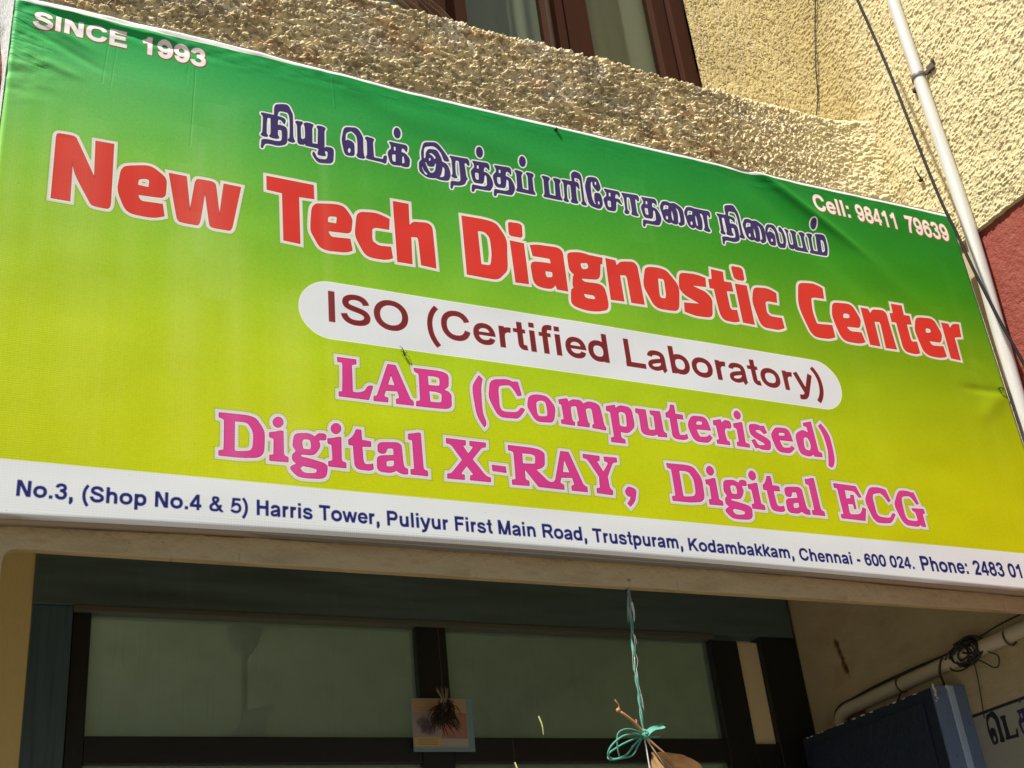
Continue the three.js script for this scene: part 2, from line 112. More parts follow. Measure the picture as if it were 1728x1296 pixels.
const TAMIL_PATHS = {
  ni: 'M412.4 140.9Q413.2 139.9 414.6 139.9Q416.1 139.9 435.6 139.2L435.9 131.4Q435.3 115.4 441.5 113.4Q447.7 111.3 454.2 109.9Q460.6 108.4 463 114.6Q465.4 120.9 467.1 124.8Q468.8 128.7 468.6 137.5Q468.5 146.2 468.4 177Q469.3 184.1 470.5 185.9Q471.7 187.8 471.1 189.7Q470.6 191.7 468.4 191.9Q466.2 192.2 463.3 192Q460.3 191.9 459.7 190.5Q459.1 189.2 459.5 187.8Q459.9 186.5 461.7 184.9Q463.4 183.2 463.5 147.5Q463.3 127.7 457.9 127.3Q452.4 126.9 448 127.2Q443.6 127.5 442.5 131.8Q441.5 136.1 440.5 140.1L450.3 141.2Q456.2 143.3 455.4 147.2Q454.6 151.2 453.5 155.1Q452.1 154.3 451.1 152.4Q450.2 150.5 448.2 148.5Q446.3 146.6 443.6 147Q440.9 147.4 441 160.9Q444.2 158.9 446.1 159Q448.1 159 453 160.2Q457.9 161.4 458 169.9Q458.1 178.5 457.7 188.3Q457.3 198.1 452.4 201.1Q447.5 204 443.6 205.1Q439.7 206.2 433.5 205.7Q427.2 205.2 423.4 205.6Q419.5 206 417.8 208.5Q416.1 211 415.4 214.2Q414.7 217.4 413.9 217.4Q413.2 217.5 412.4 217.2Q411.6 216.9 412 213.3Q412.3 209.6 412.6 204.4Q412.8 199.3 415.7 198.3Q418.6 197.4 422.5 196.9Q426.3 196.4 432.1 196.8Q437.9 197.3 443.2 196.1Q448.6 194.9 448.9 187.8Q449.3 180.8 449.1 175Q448.9 169.3 446.5 169.6Q444 169.9 442.6 170.3Q441.1 170.7 441.1 174.4Q441 178 441 181.7Q441.9 183.9 442.8 185.5Q443.6 187.1 443 188.5Q442.3 189.8 440.9 190.5Q439.4 191.2 435.8 191.2Q432.2 191.3 429.5 190.7Q426.8 190.2 426.7 188.4Q426.6 186.7 427.5 185.8Q428.3 185 428.9 183Q429.5 181 429.3 148.1Q426.7 147.3 424 148.1Q421.4 149 421.1 183.2Q422.1 186 423 186.7Q424 187.3 423.5 189Q423 190.6 421.3 191.1Q419.6 191.5 416.7 191.3Q413.9 191.2 412.7 190Q411.5 188.8 412 187.4Q412.4 186.1 413.9 184.5Q415.3 182.9 416 149.2Q415.1 145.1 413.6 144.6Q412.2 144.1 412.4 140.9Z',
  yu: 'M473.7 144.2Q476 141.1 478 141.2Q480 141.3 480.9 141.6Q481.9 142 482.7 141.2Q483.5 140.3 485.2 141.1Q486.9 141.9 486.5 143.6Q486.1 145.2 484.4 147.5Q482.8 149.8 482.4 153.6Q482.1 157.4 482.3 174.6Q482.6 180.7 484.4 180.5Q486.1 180.4 488.4 178.9Q490.6 177.4 490.9 172.4Q491.1 167.4 490.8 155.1Q490.3 149.1 489.4 147.4Q488.6 145.8 489 144.1Q489.4 142.5 492.7 141.3Q496 140.1 501 140.7Q506 141.2 505.9 143.1Q505.9 145 504.8 147.1Q503.7 149.3 503.4 151.8Q503.1 154.4 502.8 185.3L513.3 184.4L514.7 151.3Q514.3 148.3 513.1 147.1Q511.9 145.9 512.4 144.5Q512.9 143.1 515.5 142.1Q518 141.1 523.1 142Q528.1 142.8 528 144.7Q528 146.6 526.9 148.4Q525.9 150.3 525.7 153.1Q525.5 156 524.6 191.4Q527.8 186.9 529.8 186.4Q531.8 185.9 536.8 186.1Q541.9 186.4 541.5 193.9Q541.2 201.3 540.5 210.6Q539.7 219.9 532.7 221.6Q525.7 223.4 519.2 224.3Q512.7 225.3 509.8 221.2Q507 217.1 504.9 213.4Q502.7 209.7 503.1 207.7Q503.5 205.8 504.2 204.1Q504.9 202.4 505.9 203.7Q506.8 205 508.9 210.5Q511 216.1 515.4 216.2Q519.9 216.3 524.4 215.5Q528.9 214.7 529.9 210.5Q531 206.3 531.2 201.3Q531.5 196.4 529.5 196Q527.5 195.5 526.3 195.6Q525 195.6 525.1 197.4Q525.2 199.2 525.5 201.2Q525.8 203.3 526.5 204Q527.2 204.8 526.7 206.1Q526.1 207.5 524.1 207.7Q522.1 207.9 517.7 208.1Q513.2 208.3 512.7 206.3Q512.3 204.2 512.8 202.9Q513.4 201.5 513.8 199.9Q514.2 198.3 514.4 193.4L490.8 193L490.4 186Q488.8 191.3 486.8 191.9Q484.9 192.6 480.9 192.8Q477 193.1 476.8 187Q476.7 181 476.7 153.9Q476.3 149.1 475.1 148.2Q473.9 147.2 473.7 144.2Z',
  te: 'M564.7 166.2Q567.5 159.9 569.3 159.8Q571.1 159.6 575.9 161.5Q580.7 163.4 580.7 171.5Q580.6 179.6 580.3 186.5Q580 193.4 576.4 194.2Q572.8 195.1 567.7 195.2Q562.6 195.2 561.2 186.3Q559.7 177.4 558.7 170.2Q557.7 163.1 559 156.5Q560.2 149.9 562.1 140.9Q564 132 569.7 130.8Q575.4 129.6 581.7 128.2Q588 126.9 591.4 132.6Q594.7 138.4 596.6 143Q598.5 147.5 598 153.3Q597.4 159.1 597.5 180.3Q597.7 187.7 598.6 189.3Q599.6 191 599.2 192.9Q598.9 194.8 597.1 195.2Q595.3 195.5 591.7 195.6Q588.1 195.7 586.2 194Q584.3 192.3 584.8 190.3Q585.3 188.3 586.3 186.8Q587.3 185.3 587.6 160.4Q587.1 146.7 584.6 144.2Q582.2 141.7 579.7 139.5Q577.2 137.3 575.1 138.5Q573 139.7 569.3 142.2Q565.6 144.8 565 151.8Q564.5 158.8 564.7 166.2ZM574.3 182.7Q574.2 185.2 573.1 187.2Q572.1 189.2 570.8 189.5Q569.4 189.8 568.5 188.3Q567.6 186.8 567.7 184.3Q567.8 181.8 568.8 179.8Q569.9 177.8 571.2 177.5Q572.6 177.2 573.5 178.7Q574.4 180.2 574.3 182.7ZM602.7 147.1Q603.9 143.6 606.5 143.4Q609.1 143.3 614.3 143.9Q619.5 144.6 619.1 146.3Q618.8 148 617.9 149.8Q617 151.6 616.7 154.2Q616.3 156.8 616.8 187.9L634.5 187.9Q636.5 179.3 637.9 178.6Q639.2 178 640.5 178Q641.8 178 641.6 181.1Q641.5 184.3 640.7 189.5Q639.9 194.7 638.8 195.4Q637.7 196.2 636.6 196.3Q635.6 196.3 635.1 195.5Q634.6 194.7 605.6 193.8Q602.6 193.3 602.4 191.8Q602.2 190.3 602.8 188.9Q603.4 187.5 604.3 186.7Q605.2 185.8 605.9 155.7Q605.1 150.9 603.9 150.2Q602.8 149.6 602.7 147.1Z',
  dot1: 'M672 116.5Q672.2 121.5 670.4 125.8Q668.5 130 666 131Q663.4 132 661.4 129.1Q659.5 126.2 659.3 121.2Q659.2 116.2 661 111.9Q662.8 107.6 665.4 106.6Q668 105.6 670 108.5Q671.9 111.4 672 116.5Z',
  ka: 'M648.4 144.8Q650.1 143.3 651.7 143.4Q653.3 143.6 678.8 143.4Q684.2 143.3 683.4 149.9Q682.5 156.5 681 159.4Q677.2 152.7 674.3 152.2Q671.4 151.6 670.7 162.6Q676.6 161.7 679.6 164.8Q682.6 167.8 684.5 171.1Q686.5 174.4 686.2 177.7Q685.8 180.9 685 187Q684.2 193.2 679.9 193.9Q675.6 194.7 672.4 194.8Q669.2 195 669.5 192.7Q669.7 190.5 670 189.2Q670.2 187.9 671.5 188.2Q672.8 188.5 674.8 187Q676.7 185.6 676.4 181.9Q676.1 178.3 675.9 173.9Q675.6 169.6 673.4 170.1Q671.3 170.6 670.7 184.6Q669.9 193.6 665.3 194.2Q660.8 194.8 655 195.1Q649.2 195.5 647.5 188.7Q645.8 182 645.1 176.5Q644.3 171.1 645.5 168.3Q646.7 165.4 647.3 164Q647.9 162.6 649.6 161.6Q651.2 160.5 651.7 157.3Q652.1 154 651.7 152.2Q651.3 150.4 648.4 144.8ZM656.5 152.3L661 152L660.7 161.9L655.9 162.1ZM652.2 171.6L659.7 169.8L659.2 186.2Q658.6 188.2 656.7 188.3Q654.9 188.5 653.4 187.6Q651.8 186.7 651.6 181.8Q651.3 176.9 652.2 171.6Z',
  i: 'M710.7 169.2Q710 154.1 711.5 148.6Q713.1 143.1 715.3 135.2Q717.5 127.2 723.6 125.7Q729.7 124.1 736.4 122.7Q743.1 121.3 747.1 126.1Q751.2 130.9 754.6 135.9Q758.1 140.8 761.7 147.6Q765.3 154.5 765.3 157Q765.4 159.6 763.7 160.1Q762 160.7 758.7 160.7Q755.4 160.7 754.5 157.1Q753.6 153.5 752.4 148.7Q751.3 143.8 748.7 140.9Q746.2 138 742.1 134.2Q738 130.4 732.4 131.9Q726.9 133.5 721.5 136Q716.2 138.5 715.5 147.6Q714.9 156.7 714.2 165.8Q717 165.1 718.2 163.6Q719.3 162 719.4 158.2Q719.4 154.3 720.4 151.5Q721.4 148.7 723.3 145Q725.2 141.4 728.5 140.6Q731.8 139.9 737.3 139.4Q742.9 138.8 745.2 144.4Q747.5 149.9 748.9 153.4Q750.2 156.9 750.5 160.7Q750.7 164.4 755.6 165.2Q760.5 165.9 762.7 172.4Q764.9 178.8 765.5 185Q766.1 191.2 764.6 195.4Q763.2 199.5 761.6 202.7Q759.9 205.9 755.3 206.6Q750.6 207.2 746.2 207.5Q741.9 207.7 739 206.5Q736.1 205.3 733.7 205.9Q731.2 206.4 725.7 207.4Q720.3 208.4 716.2 206.3Q712 204.1 708 200.7Q703.9 197.3 704.1 191Q704.3 184.7 704.6 180.2Q704.9 175.7 710.7 169.2ZM725 151.7Q730.2 147.2 732.3 148.9Q734.3 150.6 737.1 153.1Q739.9 155.6 739.3 158.6Q738.7 161.7 735.1 161.9Q734.6 154.4 725 151.7ZM729 164.1Q728.8 165.8 728 167.2Q727.2 168.6 726.2 168.8Q725.2 169.1 724.6 168Q724 167 724.1 165.3Q724.2 163.6 725 162.2Q725.8 160.8 726.8 160.5Q727.8 160.3 728.4 161.3Q729.1 162.4 729 164.1ZM716.1 174.2Q718.7 171 719.1 172.8Q719.5 174.6 720.9 178.1Q722.2 181.6 725.5 181.3Q728.8 181 731.6 179.8Q734.4 178.6 735.2 174.6Q736.1 170.6 739.2 169.8Q737.5 188 733.6 192Q729.8 196.1 727.1 196.1Q724.4 196.1 722.5 192.2Q720.7 188.2 716.1 174.2ZM710.5 180.6Q711.7 194.2 716.8 197Q722 199.9 718.6 202.2Q715.2 204.6 712.9 199.5Q710.6 194.5 709.5 190.3Q708.5 186.2 710.5 180.6ZM751 174.6Q755.7 177.2 755.4 181.8Q755 186.3 754.1 193.4Q753.3 200.6 747 201.1Q740.7 201.7 743.9 198.7Q747.2 195.7 751 174.6Z',
  ra: 'M768 147.3Q768.8 145.2 771 145.3Q773.2 145.4 803.4 143.7Q806.7 144.2 806.9 151.3Q807.1 158.3 805.9 159Q804.7 159.6 803.9 159.4Q803.1 159.3 802.5 156.9Q801.9 154.5 799.3 154.4Q796.8 154.4 796.5 158.4L797.8 187.5Q800.3 190.7 799.9 192.1Q799.5 193.4 798 194.7Q796.5 196 795.2 200.4Q794 204.8 790.2 207.3Q786.4 209.8 783 210.9Q779.6 212 775.2 212.7Q770.8 213.4 769.6 214Q768.5 214.6 767.9 217.8Q767.4 221.1 766.2 222Q765.1 222.9 764.2 222.5Q763.3 222 763.7 218.8Q764 215.6 764.5 210.5Q764.9 205.4 767.7 204.7Q770.5 204.1 773.8 203.9Q777.1 203.8 778.7 203.7Q780.4 203.6 783 202.1Q785.6 200.5 785.9 196.6Q786.3 192.8 786.3 154.4Q784.7 152.9 780.6 152.9Q776.4 153 776.7 188.7Q779.3 190.6 778.8 192.9Q778.3 195.3 776.4 195.7Q774.4 196.2 771.2 195.4Q768 194.6 768 193Q768 191.4 769.4 189.5Q770.8 187.6 771 186.3Q771.2 184.9 771.3 154.2Q770.5 150.6 768 147.3Z',
  dot2: 'M837.6 119.1Q837.6 124.2 835.7 128.4Q833.8 132.7 831.1 133.8Q828.3 134.8 826.3 132Q824.3 129.2 824.3 124.1Q824.2 119.1 826.1 114.8Q828 110.5 830.8 109.4Q833.5 108.3 835.5 111.2Q837.6 114 837.6 119.1Z',
  tha: 'M814.3 146.9Q815 145.4 816.4 145.4Q817.8 145.4 845.1 143.9Q848.9 145.5 848.4 152.2Q847.9 158.8 846.9 160.3Q844 154.5 840.1 154.2Q836.2 153.8 835.5 166.3Q844 166.2 847.3 172.5Q850.7 178.8 851.7 185.6Q852.7 192.4 850.5 197.4Q848.3 202.3 846.3 205.7Q844.2 209 840.8 209.3Q837.4 209.7 817.3 210.2Q812.3 210.7 811.7 214Q811.1 217.3 809.9 218.5Q808.7 219.7 807.3 219.4Q806 219.1 806.6 214.8Q807.3 210.6 807.9 207Q808.5 203.3 810.2 202.9Q811.9 202.5 815 202.8Q818 203 830.3 202.4Q839.5 200.6 840 195.4Q840.5 190.1 841 182.3Q841.5 174.5 838.6 173.3Q835.8 172 834.4 183.9Q832.7 195.1 828.4 195.8Q824.2 196.5 818 196.7Q811.9 196.8 810.9 190.1Q809.8 183.3 809.2 177.7Q808.6 172.1 810.6 169.1Q812.5 166 813.8 164.4Q815.1 162.8 816 162Q816.9 161.1 817.2 158.5Q817.4 155.8 817 154Q816.6 152.1 814.3 146.9ZM822.1 153.4L827 153.2L826.4 162L821.3 162.6ZM817 172L824.9 171.4L824.2 186.9Q822.7 189.2 821 189.3Q819.3 189.4 817.7 188.2Q816.2 186.9 816.1 181.8Q816 176.7 817 172Z',
  dot3: 'M927.5 119.6Q927.4 124.6 925.4 128.9Q923.4 133.2 920.6 134.2Q917.7 135.3 915.8 132.5Q913.8 129.7 913.9 124.7Q913.9 119.7 915.9 115.4Q917.9 111.1 920.8 110Q923.6 108.9 925.5 111.8Q927.5 114.6 927.5 119.6Z',
  pa: 'M901.6 148.6Q903.1 145.6 906.3 145.7Q909.4 145.7 914 146.8Q918.5 147.8 918 149.5Q917.5 151.3 916.1 153.2Q914.8 155.2 914.4 157.9Q914.1 160.6 913.9 187.9L927.1 188.7L928.9 158.4Q928.5 151.9 926.9 150.7Q925.3 149.4 926.1 147.9Q926.8 146.4 929.8 145.9Q932.8 145.4 937.4 146.4Q942 147.4 941.4 149.5Q940.9 151.6 939.4 153.9Q938 156.2 937.8 158.9Q937.7 161.6 937.3 186.4Q938.1 188.8 939.3 191.1Q940.5 193.4 940.3 194.8Q940.2 196.1 938.1 196.2Q936.1 196.4 902.6 196.3Q899.3 195.2 900 193.7Q900.7 192.3 902.4 190.6Q904 188.9 904.9 155Q904.2 151.2 901.6 148.6Z',
  ri: 'M1002.1 147.5Q1004.1 145.7 1005.9 145.8Q1007.7 145.8 1025.3 145.4Q1024.4 129.6 1026 127.2Q1027.5 124.8 1030.4 121.8Q1033.2 118.7 1036.2 119Q1039.2 119.3 1043.3 121Q1047.3 122.8 1047.3 131.5Q1047.2 140.2 1046.8 185.4Q1047.9 190.4 1049.5 192.1Q1051.1 193.7 1050.2 195.5Q1049.3 197.3 1047.8 197.7Q1046.2 198 1042.7 197.2Q1039.2 196.3 1039.3 194.7Q1039.4 193 1041 191.3Q1042.6 189.7 1042.8 187.3Q1043 185 1043.9 146.4Q1043.6 135.7 1040.3 135.2Q1037.1 134.6 1033.7 134.7Q1030.4 134.9 1030.4 138.8Q1030.5 142.8 1030.6 143.8Q1030.8 144.8 1032.6 144.7Q1034.5 144.6 1036.8 145Q1039.2 145.5 1039.5 151.7Q1039.8 158 1039 159.5Q1038.2 161 1037.5 159.8Q1036.7 158.7 1036.1 156.8Q1035.4 155 1033.1 154.2Q1030.8 153.4 1030.4 186.5Q1030.9 191 1032 192Q1033 193.1 1032.2 194.6Q1031.4 196.1 1028.6 196.9Q1025.8 197.8 1021.6 197.5Q1017.5 197.3 1016.8 195.8Q1016.1 194.3 1017.2 192.8Q1018.3 191.2 1019.3 188.7Q1020.2 186.2 1020.8 155.7Q1018.6 154.3 1014.7 154.5Q1010.7 154.8 1009.3 187.4Q1009.8 192.5 1011 193.2Q1012.2 193.9 1011.6 195.7Q1010.9 197.4 1008.8 197.8Q1006.6 198.1 1003.8 197.3Q1000.9 196.4 1001 194.8Q1001 193.2 1002.3 191.6Q1003.6 190 1004 187.9Q1004.5 185.8 1005.9 155.3Q1005.2 151.5 1002.1 147.5Z',
  ee: 'M1071.7 123.7Q1083.1 121.7 1084.7 127.7Q1086.3 133.8 1087.4 140.2Q1088.6 146.7 1086.6 150.1Q1084.5 153.6 1082.4 155.5Q1080.2 157.3 1077.6 154.2Q1075 151.1 1073 148.3Q1071 145.4 1071.4 141.3Q1071.9 137.1 1071.7 135.1Q1071.5 133.2 1070.1 134.5Q1068.7 135.9 1067.4 138.5Q1066.1 141.2 1065.7 148Q1065.3 154.7 1064.8 164.1Q1064.3 173.6 1065.8 179.8Q1067.4 186.1 1068.3 188.2Q1069.2 190.3 1071.3 190.1Q1073.5 190 1071.8 187.1Q1070.1 184.1 1070.6 178.7Q1071.1 173.3 1071.9 167.8Q1072.7 162.3 1075.6 161.6Q1078.5 160.8 1082.1 161.1Q1085.8 161.4 1086.7 167.5Q1087.6 173.6 1087.5 180.2Q1087.4 186.9 1085.3 190.6Q1083.2 194.4 1081 196.9Q1078.8 199.3 1074.6 198.9Q1070.4 198.6 1063.3 196.8Q1056.3 195.1 1055.3 181.5Q1054.2 167.9 1053.8 158Q1053.4 148.1 1055.7 142.9Q1058 137.7 1059.8 131.6Q1061.6 125.4 1071.7 123.7ZM1080.9 136.5Q1081 138.5 1080.2 140.2Q1079.5 141.9 1078.4 142.4Q1077.4 142.8 1076.5 141.8Q1075.7 140.8 1075.6 138.8Q1075.6 136.8 1076.3 135.1Q1077.1 133.4 1078.1 132.9Q1079.2 132.5 1080 133.5Q1080.8 134.5 1080.9 136.5ZM1081.4 183.7Q1081.5 185.7 1080.7 187.4Q1080 189.1 1078.9 189.5Q1077.9 189.9 1077.1 188.9Q1076.2 187.9 1076.2 186Q1076.1 184 1076.8 182.3Q1077.6 180.6 1078.6 180.2Q1079.7 179.7 1080.5 180.8Q1081.3 181.8 1081.4 183.7Z',
  sa: 'M1095.8 148.4Q1097.3 146.2 1098.9 146.4Q1100.4 146.6 1127.8 146.3Q1130.3 146.5 1130.6 152.4Q1130.9 158.4 1128.1 160.4Q1126.6 154 1122.8 154.2Q1119.1 154.4 1117.8 166.1Q1127.5 163.9 1128.6 168.7Q1129.7 173.4 1132 176.9Q1130.1 178.7 1129 177.9Q1127.9 177.2 1125.1 174.8Q1122.4 172.4 1120.5 172.5Q1118.6 172.6 1116.8 188.3Q1114.7 197.3 1110.9 197.8Q1107.1 198.3 1101 198.4Q1094.8 198.4 1093.5 190.8Q1092.3 183.1 1091.5 178Q1090.8 172.9 1093 170.4Q1095.2 167.9 1097.1 166.1Q1098.9 164.4 1099.5 162.2Q1100.2 160.1 1099.9 157.4Q1099.7 154.8 1095.8 148.4ZM1104.9 153.6L1109.9 153.6L1108.9 163.4L1103.6 164ZM1099.2 174.3L1107.3 173.8L1106.3 188Q1104.6 191 1102.8 190.7Q1101 190.5 1099 189.6Q1096.9 188.7 1099.2 174.3Z',
  aa: 'M1135.3 149.2Q1136.8 147.2 1138.4 147.4Q1139.9 147.5 1169.3 145.5Q1174.4 145.7 1174.3 151.5Q1174.3 157.2 1173 159.2Q1171.7 161.2 1170.6 160.4Q1169.4 159.7 1169.1 157.7Q1168.8 155.8 1166.3 155.7Q1163.8 155.5 1163.4 187.8Q1163.2 192.5 1165.1 193.8Q1166.9 195.1 1166.1 196.9Q1165.3 198.7 1162.4 198.9Q1159.6 199 1155.3 198.8Q1150.9 198.5 1150.6 196.6Q1150.3 194.7 1151.6 192.8Q1152.8 190.8 1153 187.8Q1153.2 184.7 1153.3 157.9Q1151.3 155 1147.5 155.2Q1143.7 155.4 1142.2 187.2Q1145.9 191 1145.6 192.7Q1145.3 194.5 1143.8 196.5Q1142.2 198.5 1139.3 198.8Q1136.5 199 1135.5 197.6Q1134.5 196.2 1135.1 194Q1135.8 191.9 1136.9 190.7Q1138.1 189.4 1138.2 186.7Q1138.3 184 1139 161.2Q1138.1 154.6 1135.3 149.2Z',
  ai: 'M1233.2 146.7Q1235.9 146.1 1239.3 145.3Q1242.7 144.6 1245.9 146.6Q1249.1 148.6 1253.8 146.5Q1258.4 144.5 1262.6 146.6Q1266.7 148.8 1271.9 152.4Q1277.1 156 1276.5 167.8Q1275.9 179.5 1275 187.1Q1274.2 194.7 1270.8 196.9Q1267.5 199.1 1264.7 200.3Q1261.9 201.4 1260.6 199.3Q1259.4 197.2 1259.8 195.4Q1260.1 193.7 1261.7 193.7Q1263.3 193.7 1264.7 191.7Q1266.1 189.7 1266.5 182.2Q1267 174.6 1266.5 167.3Q1265.9 159.9 1262.4 157.6Q1258.9 155.3 1260.7 161.4Q1262.5 167.5 1261.2 175.9Q1259.9 184.3 1259.1 190.5Q1258.2 196.8 1255.3 198.4Q1252.4 200 1249.5 200Q1246.6 199.9 1244.4 198.1Q1242.1 196.2 1239.9 198Q1237.6 199.8 1235.7 199.6Q1233.8 199.3 1229.7 197.5Q1225.5 195.7 1224.6 186.5Q1223.8 177.3 1222.5 170.1Q1221.2 163 1224 158.3Q1226.8 153.6 1228.7 150.4Q1230.5 147.3 1233.2 146.7ZM1227.7 169.7Q1230.1 156.9 1233.6 155.5Q1237.1 154 1244 155.2L1240.7 166.1Q1236.5 164.4 1234.9 165.7Q1233.4 167.1 1231.2 168.2Q1229.1 169.4 1228.2 172.3Q1227.4 175.2 1227.7 169.7ZM1237 185.9Q1237.1 188 1236.2 190Q1235.2 191.9 1233.8 192.5Q1232.4 193 1231.5 191.9Q1230.5 190.8 1230.5 188.6Q1230.4 186.5 1231.4 184.5Q1232.3 182.6 1233.7 182Q1235.1 181.4 1236 182.6Q1237 183.7 1237 185.9ZM1247.7 166.6Q1249.3 164.9 1250 171.5Q1250.7 178.2 1250.2 184.4Q1249.7 190.5 1248.9 191.4Q1248.1 192.2 1246.8 191.8Q1245.6 191.4 1245.4 184Q1245.2 176.7 1247.7 166.6Z',
  na: 'M1340 147Q1344.6 147.4 1343.8 154.5Q1343 161.5 1341.8 162.8Q1340.5 164.2 1339.8 160.9Q1339.2 157.6 1336.6 157.1Q1334 156.6 1332.2 187.8Q1331.9 192.7 1334 193.9Q1336 195.2 1335.1 198.1Q1334.2 201 1331.4 201.2Q1328.7 201.5 1324.3 200.7Q1319.8 199.9 1320.1 198.2Q1320.5 196.4 1322.3 194.3Q1324 192.3 1324.2 189.5Q1324.5 186.7 1324.9 162Q1323.3 156.9 1319.9 156.9Q1316.6 157 1318.5 164.1Q1320.3 171.2 1319.6 178.2Q1318.8 185.2 1317 192.7Q1315.1 200.3 1312.4 200.5Q1309.7 200.7 1306.2 200.4Q1302.6 200.2 1301.4 197.7Q1300.3 195.3 1297.5 197.9Q1294.6 200.5 1292.7 200.6Q1290.7 200.7 1286.6 198.2Q1282.5 195.7 1281.9 187Q1281.3 178.3 1280.1 171.1Q1278.9 163.9 1281.3 159.9Q1283.7 156 1285.7 152.4Q1287.7 148.9 1290.5 148.3Q1293.3 147.7 1296.7 146.9Q1300.2 146.1 1303.9 147.4Q1307.6 148.6 1340 147ZM1284.8 170.8Q1286.6 158.1 1289.8 156.7Q1293.1 155.3 1301.1 156.3L1298.1 166.5Q1292.2 166.4 1290 167.6Q1287.8 168.7 1286.1 172.5Q1284.3 176.3 1284.8 170.8ZM1295.2 186.9Q1295.2 189 1294.2 191Q1293.3 193 1291.8 193.5Q1290.4 194.1 1289.5 193Q1288.5 191.8 1288.5 189.7Q1288.4 187.5 1289.4 185.5Q1290.4 183.6 1291.8 183Q1293.3 182.4 1294.2 183.5Q1295.2 184.7 1295.2 186.9ZM1305 165Q1307.1 164.5 1307.8 171.2Q1308.4 177.9 1308 184.8Q1307.6 191.7 1306.4 192.6Q1305.2 193.5 1304.2 192.4Q1303.1 191.3 1302.8 184.6Q1302.5 177.8 1305 165Z',
  la: 'M1482.4 157.7Q1488.2 148 1491.9 147.6Q1495.5 147.2 1501.4 146.3Q1507.2 145.4 1509.3 152.7Q1511.4 160 1511.9 165.5Q1512.3 171 1511.6 178.2Q1510.9 185.3 1511.4 189Q1511.9 192.8 1515.1 192.4Q1518.4 192.1 1520.2 190.4Q1522.1 188.6 1522.6 180.8Q1523.1 173 1522.9 166.7Q1522.7 160.4 1520.1 160.6Q1517.6 160.8 1517.1 157Q1516.6 153.3 1518.4 150.4Q1520.2 147.6 1522.8 147Q1525.4 146.5 1527.4 152.7Q1529.4 159 1530 168Q1530.6 177.1 1528.6 183.8Q1526.6 190.5 1524.5 195.7Q1522.5 201 1519.2 201.7Q1515.8 202.4 1510.1 202.8Q1504.3 203.3 1504.3 193.6Q1504.2 183.9 1504.8 174Q1505.5 164 1502.9 160.4Q1500.2 156.7 1497.1 154.9Q1494.1 153.1 1490.5 156.3Q1486.9 159.5 1485.5 164Q1484 168.5 1483.1 174.3Q1488.1 166.3 1490.9 166Q1493.8 165.8 1498.2 168Q1502.6 170.3 1501.9 177.4Q1501.2 184.5 1500 192.4Q1498.8 200.3 1495.5 200.8Q1492.2 201.3 1487.4 201.1Q1482.6 200.8 1481.2 192.1Q1479.8 183.4 1479 176.6Q1478.1 169.8 1482.4 157.7ZM1494.5 186.9Q1494.4 189 1493.4 190.8Q1492.4 192.6 1491 193.1Q1489.6 193.7 1488.7 192.6Q1487.7 191.6 1487.9 189.5Q1488 187.5 1489 185.7Q1490 183.9 1491.4 183.3Q1492.8 182.8 1493.7 183.8Q1494.7 184.9 1494.5 186.9Z',
  ya: 'M1533.7 150.4Q1536.5 147.6 1538.6 147.9Q1540.7 148.2 1543 149.1Q1545.2 150.1 1544.4 152Q1543.5 154 1541.9 156.1Q1540.3 158.2 1540 161.1Q1539.6 164 1538.1 181.1Q1538.1 189.5 1540.7 189.3Q1543.2 189.2 1545.6 188.3Q1547.9 187.5 1548.5 183.9Q1549 180.3 1551.7 158.6Q1550.7 153.9 1549.6 152.7Q1548.5 151.5 1549.6 149.9Q1550.7 148.2 1554.5 147.4Q1558.3 146.6 1562.4 147.5Q1566.5 148.4 1566 150.3Q1565.5 152.2 1563.9 154.3Q1562.3 156.4 1561.7 160.1Q1561.1 163.7 1558.4 191L1572.8 190.9L1577.1 157.6Q1576 153.5 1574.6 152.1Q1573.2 150.6 1574.4 148.5Q1575.7 146.5 1579.5 145.7Q1583.3 144.9 1587 146.3Q1590.6 147.7 1589.6 150Q1588.6 152.3 1587 154.5Q1585.4 156.6 1585 160.5Q1584.7 164.5 1582.7 188.9Q1583 193 1584.5 194.5Q1585.9 196 1585.2 197.3Q1584.4 198.6 1582.6 198.9Q1580.7 199.1 1549.6 200.4L1547.9 195.9Q1544.8 199.6 1542.6 199.9Q1540.4 200.2 1537 199.8Q1533.5 199.5 1534.1 191.4Q1534.8 183.2 1536.6 161.8Q1536.8 155.4 1533.7 150.4Z',
  dot4: 'M1625.2 116.5Q1624.5 122 1621.7 126.6Q1619 131.2 1616 132.1Q1613 133.1 1611.4 129.9Q1609.8 126.7 1610.6 121.3Q1611.4 115.8 1614.1 111.2Q1616.8 106.6 1619.8 105.6Q1622.9 104.7 1624.5 107.9Q1626 111.1 1625.2 116.5Z',
  ma: 'M1594.8 148.2Q1597.8 145.1 1600.7 145Q1603.7 144.9 1606.9 145.3Q1610 145.7 1609.2 147.7Q1608.3 149.7 1606.9 152.1Q1605.5 154.5 1605.3 158.1Q1605.1 161.7 1602.1 189.2L1614.6 188.8L1618.7 151.8Q1617.6 147.7 1617 147.1Q1616.4 146.6 1617.4 145.5Q1618.5 144.4 1621.9 143.8Q1625.4 143.3 1633.2 143.1Q1641 142.9 1641.8 150.6Q1642.7 158.3 1642.9 166.8Q1643.1 175.3 1641.5 181.3Q1639.9 187.3 1638.3 191.5Q1636.8 195.7 1633.1 196.1Q1629.3 196.5 1592.3 198.9Q1588.9 198.2 1589.7 196.6Q1590.4 195.1 1592.4 193.3Q1594.3 191.5 1594.6 189Q1594.9 186.4 1598.6 158.8Q1598.6 153.1 1594.8 148.2ZM1628.7 155.4Q1636.1 155.4 1636.5 163.1Q1637 170.8 1635.7 179.6Q1634.4 188.4 1625.5 188.7Z',
};
